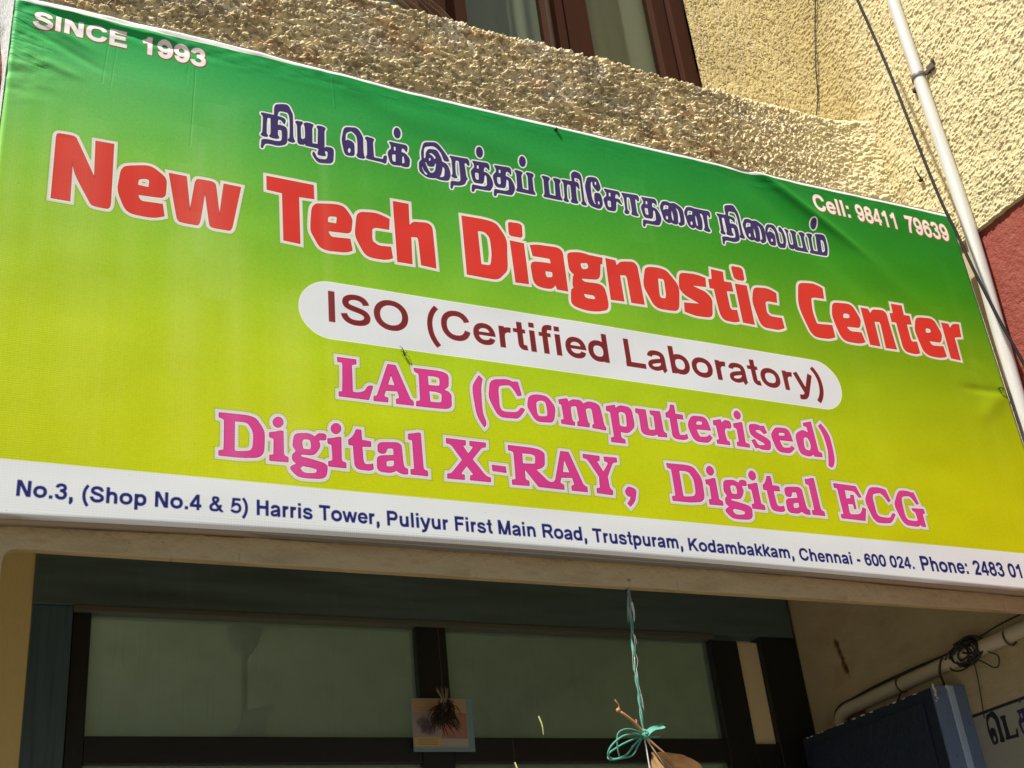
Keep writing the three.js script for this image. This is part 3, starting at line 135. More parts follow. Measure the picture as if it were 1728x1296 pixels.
const TAMIL_REPEATS = [['tha', 45.3, -0.6], ['pa', 57.7, 0.5], ['tha', 366.8, 1.8], ['ni', 949.0, 7.8], ['ai', 201.0, 0.2]];const SLAB_PATHS = [
  'M533.7 612.5L565.5 612.5L565.2 621.4Q561.6 621.9 559.6 622.8Q557.7 623.6 557.5 625.2Q557.3 626.8 557.2 672.2Q563.2 673.5 566.4 672.7Q569.6 671.9 574.1 670.3Q578.6 668.7 581.4 662.1Q584.3 655.5 592.1 657.9L583.9 683.4L534.3 683.2L534.3 675.3Q539.3 674.9 540.1 673.7Q540.9 672.4 542.1 626.9Q542 621.3 540.4 621.4Q538.8 621.4 534 621.3ZM619.4 613L633.1 613.2L654.2 670.3Q656.1 674.5 658.5 675.1Q660.9 675.7 660.1 684.1L630.4 684.2L630.7 675.9Q635.3 674.9 635.8 673.1Q636.4 671.3 636 669.9Q635.7 668.6 633.2 661.3L613.6 662.6L611.1 669.1Q610.2 673.4 611.1 673.9Q612.1 674.5 616.8 675.2L616.5 683.5L592 684L592.6 675.7Q597.3 675.1 598.4 672.9Q599.5 670.7 619.4 613ZM624.2 631.8L629.8 651.3L617.6 651.6ZM665 613.6L706.4 613Q726.7 613.6 726 622.4Q725.3 631.1 724.8 636.8Q724.3 642.6 719.1 644.9Q713.8 647.2 721.1 649.6Q728.3 652 727.9 659.1Q727.5 666.3 727 674Q726.5 681.8 716.4 683.1Q706.2 684.4 664.6 684.2L665.5 675.8Q671.8 674.9 672.2 672.4Q672.6 670 673.2 627Q672.9 621.6 668.9 621.8Q664.9 621.9 665 613.6ZM688.7 624.8L698.8 624.5Q710.2 624.6 709.8 629.7Q709.4 634.7 709.2 638.3Q708.9 641.9 704.5 642.1Q700.1 642.4 688.7 643ZM688.9 653.4L699.3 653.4Q711.9 654.2 711.4 659.2Q710.9 664.2 710.3 668.5Q709.8 672.8 705.1 673.2Q700.4 673.7 689.7 674Z',
  'M782.3 611.2L788.3 617Q783.7 632.4 783.3 642.6Q782.9 652.7 782.2 668.4Q781.5 684.1 785.4 693.8Q789.2 703.5 782.9 709.4Q772.3 695.1 770.8 681.9Q769.3 668.7 768.4 651.7Q767.6 634.7 771.3 628.4Q775 622.1 782.3 611.2ZM847.6 614.2L854.8 614.3L859.1 639.4L851.7 641.8Q842.5 621.5 835.3 622.6Q828.1 623.7 822.3 625.1Q816.5 626.5 815.9 635.3Q815.4 644 814.8 659.9Q814.2 675.7 824.7 675.5Q835.2 675.2 841.6 674.4Q848.1 673.6 852.2 667.3Q856.3 661.1 862 666.8Q851 685.4 843.2 685.6Q835.4 685.9 823.5 686.6Q811.6 687.4 807 677.3Q802.5 667.2 799.5 659.8Q796.4 652.3 797.4 645.7Q798.4 639.1 800.6 627.9Q802.7 616.8 813.9 614.8Q825 612.9 831.5 612.2Q837.9 611.5 842.3 613.9Q846.7 616.2 847.6 614.2ZM888.4 634.3Q906 632.7 911.1 639Q916.1 645.3 918.8 650.1Q921.4 654.9 920.3 660.9Q919.1 666.9 916.9 675.8Q914.6 684.8 907 685.4Q899.3 685.9 890 686.4Q880.6 686.8 876.5 679Q872.5 671.3 869.9 665.8Q867.3 660.4 868.5 655.1Q869.7 649.9 871.7 643.1Q873.8 636.3 888.4 634.3ZM894.4 644.5Q903.2 644.1 904.2 649.8Q905.3 655.5 905.2 665Q905.1 674.4 900 675.2Q894.8 676 889.8 676.1Q884.8 676.2 884.5 667.9Q884.2 659.7 884.8 653Q885.5 646.4 894.4 644.5ZM929.9 638.4L945.5 634.1Q949.2 633.6 948.7 640.8Q955.8 634.6 960.3 634.3Q964.8 634.1 970 634Q975.2 633.9 978.5 640.2Q985.6 635.1 990.1 634.8Q994.7 634.4 1002.4 635.6Q1010.1 637.6 1010.9 642Q1011.8 646.4 1012.2 650.8Q1012.7 655.2 1014.2 674.9Q1014.9 680 1017.5 681.2L1016.5 687.4L990.4 685.8L991 679.9Q995 678 994.9 676.2Q994.8 674.3 994.1 650.8Q992.9 646.5 989.8 647.1Q986.7 647.8 984 648.6Q981.2 649.5 981.1 652.8Q981 656.2 982.2 670.7Q982.3 676.3 985.3 678L984.2 685.1L960.8 685.3L961.6 677.6Q966 675.9 965.7 673.6Q965.5 671.3 964.4 652.4Q964.5 646.5 961.5 646.8Q958.5 647.2 955.3 648Q952.1 648.8 951.6 652.9Q951.2 657 951.7 673Q952 678.1 956.3 679L955.4 685.4L929.6 684.7L929.6 677.9Q935.1 676.5 935.4 675Q935.7 673.5 934.8 650.3Q934.3 646.2 930.3 646.4Z',
  'M1024.3 639L1042.9 634L1042.7 640.4Q1051.4 633.7 1056 633.8Q1060.6 634 1068.3 634.5Q1075.9 635.1 1076.4 645.9Q1076.9 656.8 1077.1 665Q1077.3 673.2 1072.6 677.8Q1068 682.4 1063.7 685.5Q1059.3 688.6 1045.9 686.5L1045.4 694.6Q1045.3 699.8 1052.7 701.1L1052.2 708.5L1024.2 708.7L1024.8 700.2Q1031.5 699.2 1031.4 697Q1031.3 694.8 1031.2 652.7Q1030.8 647.6 1023.2 647.8ZM1047.3 650Q1051 645.8 1053.3 646Q1055.5 646.2 1059.2 647.1Q1063 648 1062.5 655.5Q1062 663.1 1061.6 669.5Q1061.1 675.8 1057.4 675.9Q1053.8 676 1050 675.7Q1046.2 675.4 1046.4 671.7Q1046.7 667.9 1047.3 650ZM1084.4 635.8L1105.5 635.8L1105.3 668.3Q1105.5 675.8 1108.7 675.5Q1111.8 675.3 1115.8 675.1Q1119.7 674.8 1120 671.4Q1120.2 668 1120.6 649.9Q1120.4 644.6 1116.9 644.8Q1113.3 645 1114 636.3L1135.5 635.6L1136.4 672.1Q1136.6 677.3 1142.3 678.2L1141.7 686.2L1122.7 686.9L1122.4 682Q1115.3 686.5 1110.6 686.7Q1105.9 686.9 1097.5 686Q1089.1 685.1 1089.6 675.4Q1090.2 665.6 1089.9 649.2Q1089.2 644.3 1083.7 644.2ZM1160.2 618.6L1168.3 618.6L1168.1 636.4L1183.4 636.3L1183.6 645.5L1169.1 645.7L1169 669.8Q1168.8 678.8 1172.5 678.4Q1176.2 678 1179.5 677.6Q1182.7 677.2 1185.7 674.2L1186.3 683.6Q1180 687.3 1175.2 687.4Q1170.4 687.4 1162.1 687Q1153.8 686.6 1154.2 678.3Q1154.6 670 1154.7 645.7L1147.2 645.4L1147.2 637Q1158.3 633 1160.2 618.6ZM1239.5 661.5L1208.3 662.1Q1210.8 677.8 1215.8 677.2Q1220.8 676.6 1225.8 676Q1230.8 675.5 1234.4 670L1240.2 675.9Q1231.8 686.8 1226 687.3Q1220.2 687.8 1209.7 687.6Q1199.2 687.4 1196.3 677.9Q1193.3 668.4 1192.2 661.7Q1191.1 655 1193.7 650.1Q1196.3 645.2 1199.6 640.5Q1203 635.9 1209.6 635.4Q1216.2 635 1224.5 634.7Q1232.7 634.5 1235.5 641.1Q1238.2 647.7 1239.5 661.5ZM1209.3 653.1Q1210.9 645.2 1214.3 644.8Q1217.6 644.4 1220.8 644.6Q1224.1 644.8 1224 649.1Q1224 653.3 1209.3 653.1Z',
  'M1248.7 639.9L1266.2 635.3L1267.2 642.5Q1273.9 636 1276.5 635.9Q1279.1 635.9 1283.4 636.3Q1287.7 636.8 1287.5 641.7Q1287.3 646.6 1286.8 649.1Q1286.2 651.6 1283.1 652Q1279.9 652.4 1277.4 651.8Q1274.9 651.3 1273.1 653.6Q1271.3 655.8 1270.3 658.8Q1269.2 661.7 1271.3 675.9Q1271.5 679.1 1276.5 679.8L1276.4 686.9L1248.4 686.5L1248.7 679.3Q1254.3 678.7 1254.3 676.7Q1254.3 674.7 1253.9 652.2Q1253.9 648.2 1248.2 648.9ZM1293.5 640.6L1311.8 635.5L1314.2 636.5L1312.3 676.1Q1312.5 679.3 1320.3 679.7L1319.9 686.9L1292.4 686.7L1292.7 679.1Q1297.7 678.6 1298 676.5Q1298.3 674.5 1299 653.4Q1298.3 648.6 1293.1 648.4ZM1314.3 618Q1314.9 621.4 1313.1 625Q1311.2 628.5 1308.1 629.8Q1305 631.1 1302.3 629.6Q1299.6 628.1 1299 624.7Q1298.3 621.2 1300.2 617.7Q1302 614.1 1305.2 612.8Q1308.3 611.5 1311 613Q1313.7 614.5 1314.3 618ZM1356.6 638.3L1363.3 636.7L1367.1 651.1L1359.1 654.5Q1353 646.1 1349.3 646.6Q1345.6 647 1342.8 647.8Q1339.9 648.5 1341.3 650.4Q1342.6 652.3 1345.8 654Q1349 655.6 1353.9 657.5Q1358.8 659.4 1364.7 662.8Q1370.7 666.2 1370.4 671.2Q1370.1 676.1 1368.3 681.6Q1366.5 687 1360.2 687.3Q1353.9 687.6 1349.4 687.7Q1345 687.8 1342.3 685.9Q1339.6 684 1333.2 686.7L1327.2 671.2L1335.8 667.8Q1339.6 680.3 1345.1 679.7Q1350.6 679.1 1354.3 678.3Q1358.1 677.4 1356 675.2Q1353.8 673 1351.3 672.1Q1348.9 671.1 1344.1 668.8Q1339.3 666.6 1333.9 663.1Q1328.4 659.7 1328 654Q1327.5 648.3 1328.3 642.9Q1329.1 637.5 1336 636.7Q1342.9 635.8 1346.5 635.8Q1350 635.8 1356.6 638.3ZM1424.4 662.1L1393.2 662.8Q1395.5 679 1401.1 678.3Q1406.7 677.7 1411 677.3Q1415.2 676.8 1419.3 671.4L1424.9 676.5Q1415.2 687.4 1408.7 688Q1402.2 688.5 1392.4 688.1Q1382.5 687.7 1380.4 678.2Q1378.2 668.6 1376.8 661.4Q1375.4 654.2 1378.7 649.7Q1382.1 645.2 1385.8 641Q1389.5 636.8 1396 636.5Q1402.5 636.1 1410.8 636Q1419.1 635.8 1421.1 642.2Q1423.2 648.7 1424.4 662.1ZM1393 653.8Q1394.8 646.7 1398.3 646.4Q1401.8 646.2 1405.5 646.2Q1409.1 646.1 1409.1 650Q1409 653.9 1393 653.8ZM1459.9 618.8L1479.8 613.4L1480.6 673.7Q1480.8 677.8 1487.8 679.5L1487 687.9L1467.9 688.6L1467.5 684.2Q1458.6 690.1 1454 689.8Q1449.5 689.4 1442.5 688.1Q1435.5 686.9 1434.5 676.3Q1433.6 665.7 1433.8 655.7Q1434.1 645.7 1439.6 642.2Q1445.1 638.6 1451 635.8Q1456.8 633 1466.9 638.9L1466.4 628.5Q1466 625.2 1459.2 625.2ZM1452.1 651.1Q1460.4 647.7 1462.4 650.8Q1464.4 653.9 1465.4 658.8Q1466.5 663.6 1465.1 668.8Q1463.8 673.9 1461.9 675.7Q1460 677.6 1458.2 677.6Q1456.3 677.7 1452.9 676.6Q1449.5 675.5 1449.3 668.9Q1449.2 662.3 1452.1 651.1ZM1495.7 620.8L1503.1 614.4Q1517.7 630.9 1517.5 648.6Q1517.4 666.3 1516.5 679.7Q1515.6 693.1 1509.8 702.4Q1503.9 711.6 1497.4 704.9Q1504.8 677.7 1504.7 667.7Q1504.7 657.7 1503.8 646.8Q1503 636 1495.7 620.8Z',
  'M712.5 737.2L746.7 737.6L746.1 745.9Q741.1 747.3 741.6 748.4Q742 749.4 749.5 760.7Q759.1 749.2 758.9 748Q758.6 746.7 753.6 745.9L753.7 737.9L782.3 737.9L781.9 745.6Q775.3 747 773.6 748.7Q771.8 750.4 756.1 770.1L774.6 793.8Q778.8 799.1 785.5 800.2L784.8 807.7L748.8 807.6L749.8 799.5Q755.5 798.5 755.1 797.1Q754.7 795.8 744.7 783Q734.8 795.7 734.1 797.3Q733.4 799 739.7 799.4L739.1 807.9L709.2 808.1L710 800.3Q715.7 799.7 718 797.4Q720.2 795 737.8 773.1L723.4 752.1Q719.1 745.5 712.1 746.3ZM790 776.8L814.4 777.5L814.7 788.3L790.2 787.3ZM822.6 737.8L863.9 738.1Q889.6 739.2 888.8 748.8Q887.9 758.3 887 765.5Q886.1 772.8 870 777L888.3 794.4Q894.3 799.2 900.3 796.5L904.3 791.7L920.4 738.1L935.9 738.2L955.2 792.3Q956.7 797.6 963.3 799.6L963.1 808.6L933.1 808.6L933.6 800.3Q939.5 798.6 939.2 796.8Q938.9 794.9 936.8 785.3L915.7 786.9L912.9 794.2Q911.9 798.6 919 799.7L918.9 808.4L871.1 807.9L848.6 778.4L848.1 793.6Q848.5 798.3 854.9 799.4L854.1 807.8L823.4 808.2L823.4 800.1Q830.5 799 830.7 796.8Q831 794.6 831.8 752.2Q831.5 746.7 822.7 747ZM847.1 749.4L861.5 749.4Q871.9 750 871.3 755.1Q870.7 760.1 870.2 763.8Q869.8 767.4 864.5 767.7Q859.3 767.9 846.4 768.6ZM925.4 752.1L933 776.4L919.7 777.1ZM963.4 738.4L995.6 739L994.5 747.7Q989.4 748.7 989.6 749.8Q989.8 750.9 999.4 767.9Q1011.2 752.1 1010.9 750.2Q1010.6 748.3 1004.4 747.6L1004.2 739.2L1029.4 738.8L1029.1 746.8Q1021.3 748.1 1019.8 750.3Q1018.2 752.5 1006.3 776.2L1006.9 791.7Q1006.8 798.4 1012.9 801.1L1011.6 809.4L981.6 808.5L981.6 800.3Q988.8 799 988.7 797.3Q988.6 795.7 989.6 778.3L972.8 750.4Q968.9 745.2 963 745.8ZM1040.4 808.6Q1035.7 802.4 1037.4 799.4Q1039 796.5 1041.5 793.7Q1044 790.9 1048 791.6Q1052.1 792.3 1056 794Q1059.8 795.6 1058.3 801.4Q1056.7 807.1 1055.2 812.8Q1053.6 818.5 1043.2 828.2L1038 822.5Q1045.9 814.7 1046.9 809.1Q1043.3 809.4 1040.4 808.6Z',
  'M1498.3 741.1L1550.8 742.5L1558.2 763.8L1551.7 765.6Q1544.7 753.2 1540.3 753Q1536 752.8 1521.4 752.5L1520.6 770.6Q1530.4 769.7 1531.2 768.1Q1532.1 766.4 1532.6 761.9L1540.2 761.3L1538.8 789.7L1534 790.1Q1534.6 780.6 1532.8 780.5Q1531 780.3 1521.4 780.6L1520.6 796.2Q1521 802.4 1525.8 802Q1530.7 801.6 1539.7 800.8Q1548.7 800.1 1554.9 785.2L1562 787.7L1554 812.1L1498.6 811.4L1498.3 804.3Q1505.6 803.1 1505.5 800.9Q1505.3 798.8 1505.2 753.8Q1504.7 749.4 1497.6 749.7ZM1617.7 741.9L1622.7 743L1628.7 765.3L1622.4 768.7Q1611.4 750.2 1605.1 751.1Q1598.8 752 1592.3 753.6Q1585.8 755.2 1585.3 766.6Q1584.9 778.1 1585.2 789.4Q1585.5 800.7 1595 801.5Q1604.4 802.3 1611.3 802.1Q1618.1 801.8 1622.1 795.2Q1626 788.5 1632.2 793.1Q1619.5 811.8 1611 812.4Q1602.6 813.1 1589.8 813.5Q1577 813.9 1572.9 800.5Q1568.8 787.1 1566.9 778.4Q1565 769.8 1569.3 763Q1573.5 756.3 1578.6 749.1Q1583.8 741.9 1590.8 741Q1597.8 740.2 1603.9 740Q1610 739.8 1617.7 741.9ZM1688 743.2L1692.9 742.4L1698.9 765.6L1692.6 767.1Q1683.2 750.7 1677.8 750.9Q1672.3 751.1 1664.9 752.4Q1657.6 753.7 1656.8 764.7Q1655.9 775.7 1655.8 789.1Q1655.8 802.5 1665.6 803Q1675.3 803.5 1680.5 803Q1685.6 802.6 1685.4 797.5Q1685.1 792.5 1685 788Q1685 783.5 1678.7 781.5L1677.2 776.5L1707.7 775.8L1708.3 784.1Q1702 785.9 1701.9 787.2Q1701.9 788.5 1701.5 813.1L1691.5 813L1688.6 810Q1681 814.4 1677.2 814.2Q1673.4 814 1660.6 813.6Q1647.7 813.3 1643.7 801Q1639.6 788.6 1637.6 780.5Q1635.6 772.4 1639.7 765.6Q1643.7 758.9 1649.5 750.3Q1655.3 741.6 1662.4 741.2Q1669.4 740.7 1674.9 740.7Q1680.3 740.6 1688 743.2Z',
];
const DIGITAL_PATHS = [
  'M345.4 735.9L381.8 735.5Q399.7 735.5 403.9 741.9Q408.1 748.3 411.3 753.4Q414.5 758.6 414.4 765.7Q414.3 772.8 413.8 788.1Q413.3 803.3 399.5 804.7Q385.8 806.2 382.9 806.6Q379.9 807.1 346 806.8L345.9 798.8Q351.8 798 352.9 796.6Q353.9 795.3 353.5 748.4Q352.3 744.7 345.8 744.1ZM369.2 747.3L375.9 747.3Q387.7 746.4 390.7 751Q393.7 755.5 395.4 758.6Q397.1 761.7 397.4 766.6Q397.6 771.5 397.1 782.9Q396.6 794.3 387.3 795.6Q378 796.9 373.6 797.1Q369.2 797.3 369.1 795.2Q368.9 793.1 369.2 747.3ZM443.8 740.4Q443.7 744.2 441.3 747.2Q438.9 750.1 435.5 750.5Q432.2 750.9 429.8 748.6Q427.5 746.2 427.5 742.4Q427.6 738.6 430 735.6Q432.4 732.7 435.7 732.3Q439.1 731.8 441.5 734.2Q443.8 736.6 443.8 740.4ZM421.8 760.4Q431.6 758.8 437.7 755.8Q441.7 755.1 443.6 755.7L443.7 793.5Q444.2 797.3 450.7 798.7L450.6 806.9L421.9 807.2L422 798Q428.2 797.4 428.2 795.7Q428.2 794.1 428.9 772.2Q428.5 768.8 422 768.4ZM493.3 759.3Q497.1 753.3 499.7 753Q502.3 752.7 506.7 752.7Q511.2 752.8 511.1 756.2Q511 759.5 510.6 761.5Q510.3 763.5 507.7 763.6Q505.1 763.8 502.5 764Q499.9 764.1 499.4 765Q498.8 765.9 500.3 769.4Q501.7 772.8 500.1 776.9Q498.4 781 495.2 785.7Q492 790.5 486.4 791.1Q480.7 791.7 471 791.6Q468.9 794.6 470.2 795.3Q471.5 796 475.5 796.4Q479.6 796.7 485.7 798Q491.8 799.3 501.7 801.5Q511.7 803.7 511.5 808.7Q511.4 813.6 509.9 821.1Q508.3 828.6 496.6 829.5Q484.9 830.3 475.3 830.2Q465.7 830.1 461.8 826.7Q457.8 823.4 454.9 819.4Q451.9 815.4 455.5 812.8Q459 810.3 463.3 808.2Q457.1 804 456.9 801.3Q456.7 798.6 456.9 795.3Q457.1 792.1 460.6 789.5Q464 786.9 460.9 784Q457.7 781.1 458.1 776.1Q458.5 771.1 459.8 764.3Q461 757.5 467.7 756.6Q474.3 755.7 479.5 755Q484.7 754.2 493.3 759.3ZM479.3 764.8Q485.5 764.7 486.4 769Q487.3 773.3 486.7 777.8Q486 782.3 483 782.4Q479.9 782.4 476.8 782.5Q473.8 782.6 473.1 778.2Q472.4 773.9 472.8 769.7Q473.1 765.5 479.3 764.8ZM473.7 810.7L487.3 812.3Q495.5 814.1 495.2 815.8Q494.9 817.5 494 819.2Q493.2 820.9 489.2 821.4Q485.1 822 480 822.4Q474.9 822.7 472.5 820.3Q470 817.8 469 815.8Q468.1 813.7 473.7 810.7Z',
  'M535.5 740.5Q535.4 744.4 532.9 747.4Q530.4 750.4 527 750.8Q523.6 751.1 521.3 748.7Q519 746.3 519.1 742.4Q519.3 738.6 521.8 735.6Q524.2 732.6 527.6 732.2Q531 731.7 533.4 734.2Q535.7 736.6 535.5 740.5ZM513.1 760.3Q523 758.6 530.7 755.8L535 755.6L534.7 794.2Q535.3 797.2 541.8 798.7L541.5 807.3L513.4 807L513.7 798.9Q518.8 797.9 519.8 796.5Q520.9 795 519.7 771.9Q519.2 768.9 513.5 768.7ZM560 739.2L568.3 739.1L568.9 756.7L583.5 757.5L583.4 766.7L568.8 767.4L569.6 788.6Q570.4 797.8 574.5 797.6Q578.6 797.3 580.4 796.9Q582.2 796.6 585.2 795.4L585.9 804.4Q581.6 807.7 578.1 807.7Q574.6 807.8 565.3 807.5Q556 807.2 555.5 798.1Q555 789 554.4 767.4L547.1 767L546.9 758.3Q555.9 752.9 560 739.2ZM620.7 777L621 771.3Q620.8 765 617.8 765.4Q614.7 765.7 612.6 765.9Q610.5 766.2 609.4 769.1Q608.4 772 607.4 774Q606.4 776 604.3 776.1Q602.2 776.2 598.6 776.1Q595 776 594.6 772.3Q594.2 768.6 594.8 763.2Q595.4 757.8 603.5 756.7Q611.7 755.7 623.2 754.8Q634.8 754 634.7 762.2Q634.7 770.4 635.9 790.3Q636.3 797.8 642.6 798.6L642.5 807.7Q637.4 808.6 632.6 807.9Q627.9 807.3 623.6 803.4Q615.9 807.9 611.7 808Q607.6 808.1 599.9 807.7Q592.2 807.2 592.2 800.4Q592.1 793.7 592.6 787.1Q593 780.6 602.9 779.5Q612.8 778.4 620.7 777ZM620.8 786Q607.5 787.1 607.4 790.2Q607.2 793.3 607.1 795.8Q606.9 798.3 609.9 798Q612.9 797.7 615 797.5Q617.1 797.3 620.5 794.2ZM647.2 737Q656.8 735.5 664.3 732.9L668.6 733.2L669.1 791.9Q669 797.6 676.2 799.3L676 807.7L647.5 807.2L647.7 799.1Q653.7 798.5 653.9 796.6Q654 794.7 653.6 749.3Q653.3 746.8 646.8 746.5Z',
];
// bold grotesque drawn as strokes: [advance, path, stroke, thinner path, its stroke]; capitals 100 high, baseline 0, y down
const SANS_GLYPHS = {
  I: [39, 'M19.5 0V-100'], l: [39, 'M19.5 0V-100'], i: [39, 'M19.5 0V-73M19.5 -83V-100'],
  S: [93, 'M77 -69C74 -84 62 -91 47 -91C30 -91 19 -83 19 -72C19 -60 28 -56 46 -52C66 -47 79 -42 79 -28C79 -15 66 -8 48 -8C29 -8 17 -17 14 -34'],
  O: [109, 'M14 -50C14 -75 31 -91.5 54.5 -91.5C78 -91.5 95 -75 95 -50C95 -25 78 -8.5 54.5 -8.5C31 -8.5 14 -25 14 -50Z'],
  C: [101, 'M87 -66C82 -83 70 -91.5 54 -91.5C30 -91.5 14.5 -76 14.5 -50C14.5 -24 30 -8.5 53 -8.5C71 -8.5 83 -18 87.5 -36'],
  N: [101, 'M20 0V-100M81 0V-100M19 -108L82 8'], E: [93, 'M20 0V-100M10 -91.5H87M12 -52H82M10 -8.5H89'], H: [101, 'M20 0V-100M81 0V-100M20 -53H81'], T: [85, 'M42.5 0V-100M3 -91H82'],
  P: [93, 'M20 0V-100M20 -91H55C70 -91 79 -83 79 -69C79 -55 70 -46 55 -46H20'], F: [85, 'M20 0V-100M10 -91H81M20 -50H73'], M: [116, 'M19 0V-100M97 0V-100M16 -108L58 4L100 -108'],
  R: [101, 'M20 0V-100M20 -91H60C76 -91 84 -83 84 -70C84 -56 75 -47 60 -47H20M50 -46C66 -44 72 -28 94 8'], K: [101, 'M20 0V-100M96 -110L22 -34M46 -58L94 8'], L: [85, 'M20 0V-100M10 -9H80'],
  e: [78, 'M67 -31C67 -54 56 -64.5 40 -64.5C23 -64.5 13 -54 13 -36.5C13 -18 24 -8 41 -8C53 -8 62 -13 65 -23', 19, 'M13 -37H72', 13], r: [54, 'M19 0V-73M19 -38C20 -56 29 -65 49 -62'],
  t: [46, 'M25 -96V-24C25 -11 31 -8 45 -10', 20, 'M3 -65.5H43', 15], f: [46, 'M49 -92C29 -95 23 -88 23 -75V0', 20, 'M3 -65.5H43', 15],
  d: [85, 'M66 0V-100M66 -37C66 -55 56 -64.5 41 -64.5C24 -64.5 13.5 -55 13.5 -36.5C13.5 -18 24 -8 41 -8C56 -8 66 -18 66 -37'], b: [85, 'M19 0V-100M19 -37C19 -55 29 -64.5 44 -64.5C61 -64.5 71.5 -55 71.5 -36.5C71.5 -18 61 -8 44 -8C29 -8 19 -18 19 -37'],
  p: [85, 'M19 28V-73M19 -37C19 -55 29 -64.5 44 -64.5C61 -64.5 71.5 -55 71.5 -36.5C71.5 -18 61 -8 44 -8C29 -8 19 -18 19 -37'],
  a: [78, 'M14 -50C16 -61 25 -65.5 38 -65.5C54 -65.5 61 -59 61 -46V-18C61 -9 62 -4 66 0', 19, 'M61 -41C52 -37 40 -36 30 -33C18 -30 12 -26 12 -19C12 -11 20 -7 29 -7C45 -7 59 -15 61 -32', 17],
  o: [85, 'M13 -36.5C13 -54 25 -64.5 42.5 -64.5C60 -64.5 72 -54 72 -36.5C72 -19 60 -8.5 42.5 -8.5C25 -8.5 13 -19 13 -36.5Z'], y: [78, 'M9 -73L41 1M70 -73L44 -4C37 15 29 21 10 18'],
  h: [85, 'M19 0V-100M19 -38C20 -56 30 -64.5 43 -64.5C58 -64.5 66 -56 66 -40V0'], n: [85, 'M19 0V-73M19 -38C20 -56 30 -64.5 43 -64.5C58 -64.5 66 -56 66 -40V0'], u: [85, 'M66 0V-73M66 -35C65 -17 55 -8 42 -8C27 -8 19 -16 19 -33V-73'],
  m: [124, 'M19 0V-73M19 -38C20 -56 29 -64.5 41 -64.5C54 -64.5 62 -57 62 -41V0M62 -38C63 -56 72 -64.5 84 -64.5C98 -64.5 105 -57 105 -41V0'], w: [108, 'M7 -80L31 3L54 -70L77 3L101 -80', 18], k: [78, 'M19 0V-100M72 -80L18 -24M36 -44L74 8'],
  s: [78, 'M62 -51C59 -61 51 -65 39 -65C25 -65 15 -60 15 -51C15 -42 24 -40 38 -37C54 -34 64 -31 64 -21C64 -12 54 -7 39 -7C25 -7 15 -12 11 -23', 18],
  '(': [46, 'M40 -102C23 -84 16 -62 16 -38C16 -12 23 8 40 28', 18], ')': [46, 'M6 -102C23 -84 30 -62 30 -38C30 -12 23 8 6 28', 18], '.': [39, 'M19.5 0V-20'], ',': [39, 'M19.5 0V-20M22 -4C22 8 18 15 10 18', 20], ':': [46, 'M22 0V-20M22 -53V-73'], '-': [46, 'M5 -36H41'],
  '&': [101, 'M94 6L37 -66C28 -78 31 -92 47 -92C63 -92 68 -78 57 -66C50 -58 38 -54 26 -44C9 -30 16 -8 40 -8C62 -8 76 -24 82 -46', 17],
  0: [78, 'M13 -50C13 -78 22 -91 39 -91C56 -91 65 -78 65 -50C65 -22 56 -9 39 -9C22 -9 13 -22 13 -50Z'], 1: [78, 'M46 0V-100M48 -92C38 -80 28 -73 12 -69'], 2: [78, 'M14 -68C15 -84 26 -91 40 -91C55 -91 64 -83 64 -71C64 -50 30 -34 20 -9H70', 19],
  3: [78, 'M14 -72C17 -85 26 -91 38 -91C52 -91 61 -84 61 -73C61 -62 50 -55 32 -55C52 -54 64 -46 64 -30C64 -16 53 -8 38 -8C24 -8 14 -15 12 -31', 19], 4: [78, 'M53 0V-100M56 -106L8 -30M2 -28H74', 18], 5: [78, 'M68 -91H24L19 -50C26 -57 34 -60 42 -60C56 -60 66 -49 66 -34C66 -18 54 -8 39 -8C25 -8 14 -12 11 -22', 17],
  6: [78, 'M63 -69C60 -84 52 -91 41 -91C22 -91 13 -74 13 -46C13 -22 22 -8 40 -8C55 -8 65 -18 65 -34C65 -50 55 -58 42 -58C28 -58 17 -50 14 -36', 19], 7: [78, 'M9 -91H66C46 -64 34 -36 31 0'], 8: [78, 'M39 -54C24 -54 17 -62 17 -72C17 -84 26 -91 39 -91C52 -91 61 -84 61 -72C61 -62 54 -54 39 -54C22 -54 13 -44 13 -31C13 -17 24 -8 39 -8C54 -8 65 -17 65 -31C65 -44 56 -54 39 -54Z', 19],
  9: [78, 'M15 -31C18 -16 26 -9 37 -9C56 -9 65 -26 65 -54C65 -78 56 -92 38 -92C23 -92 13 -82 13 -66C13 -50 23 -42 36 -42C50 -42 61 -50 64 -64', 19],
};
const CLIPPED = 'NMRKwk4&';
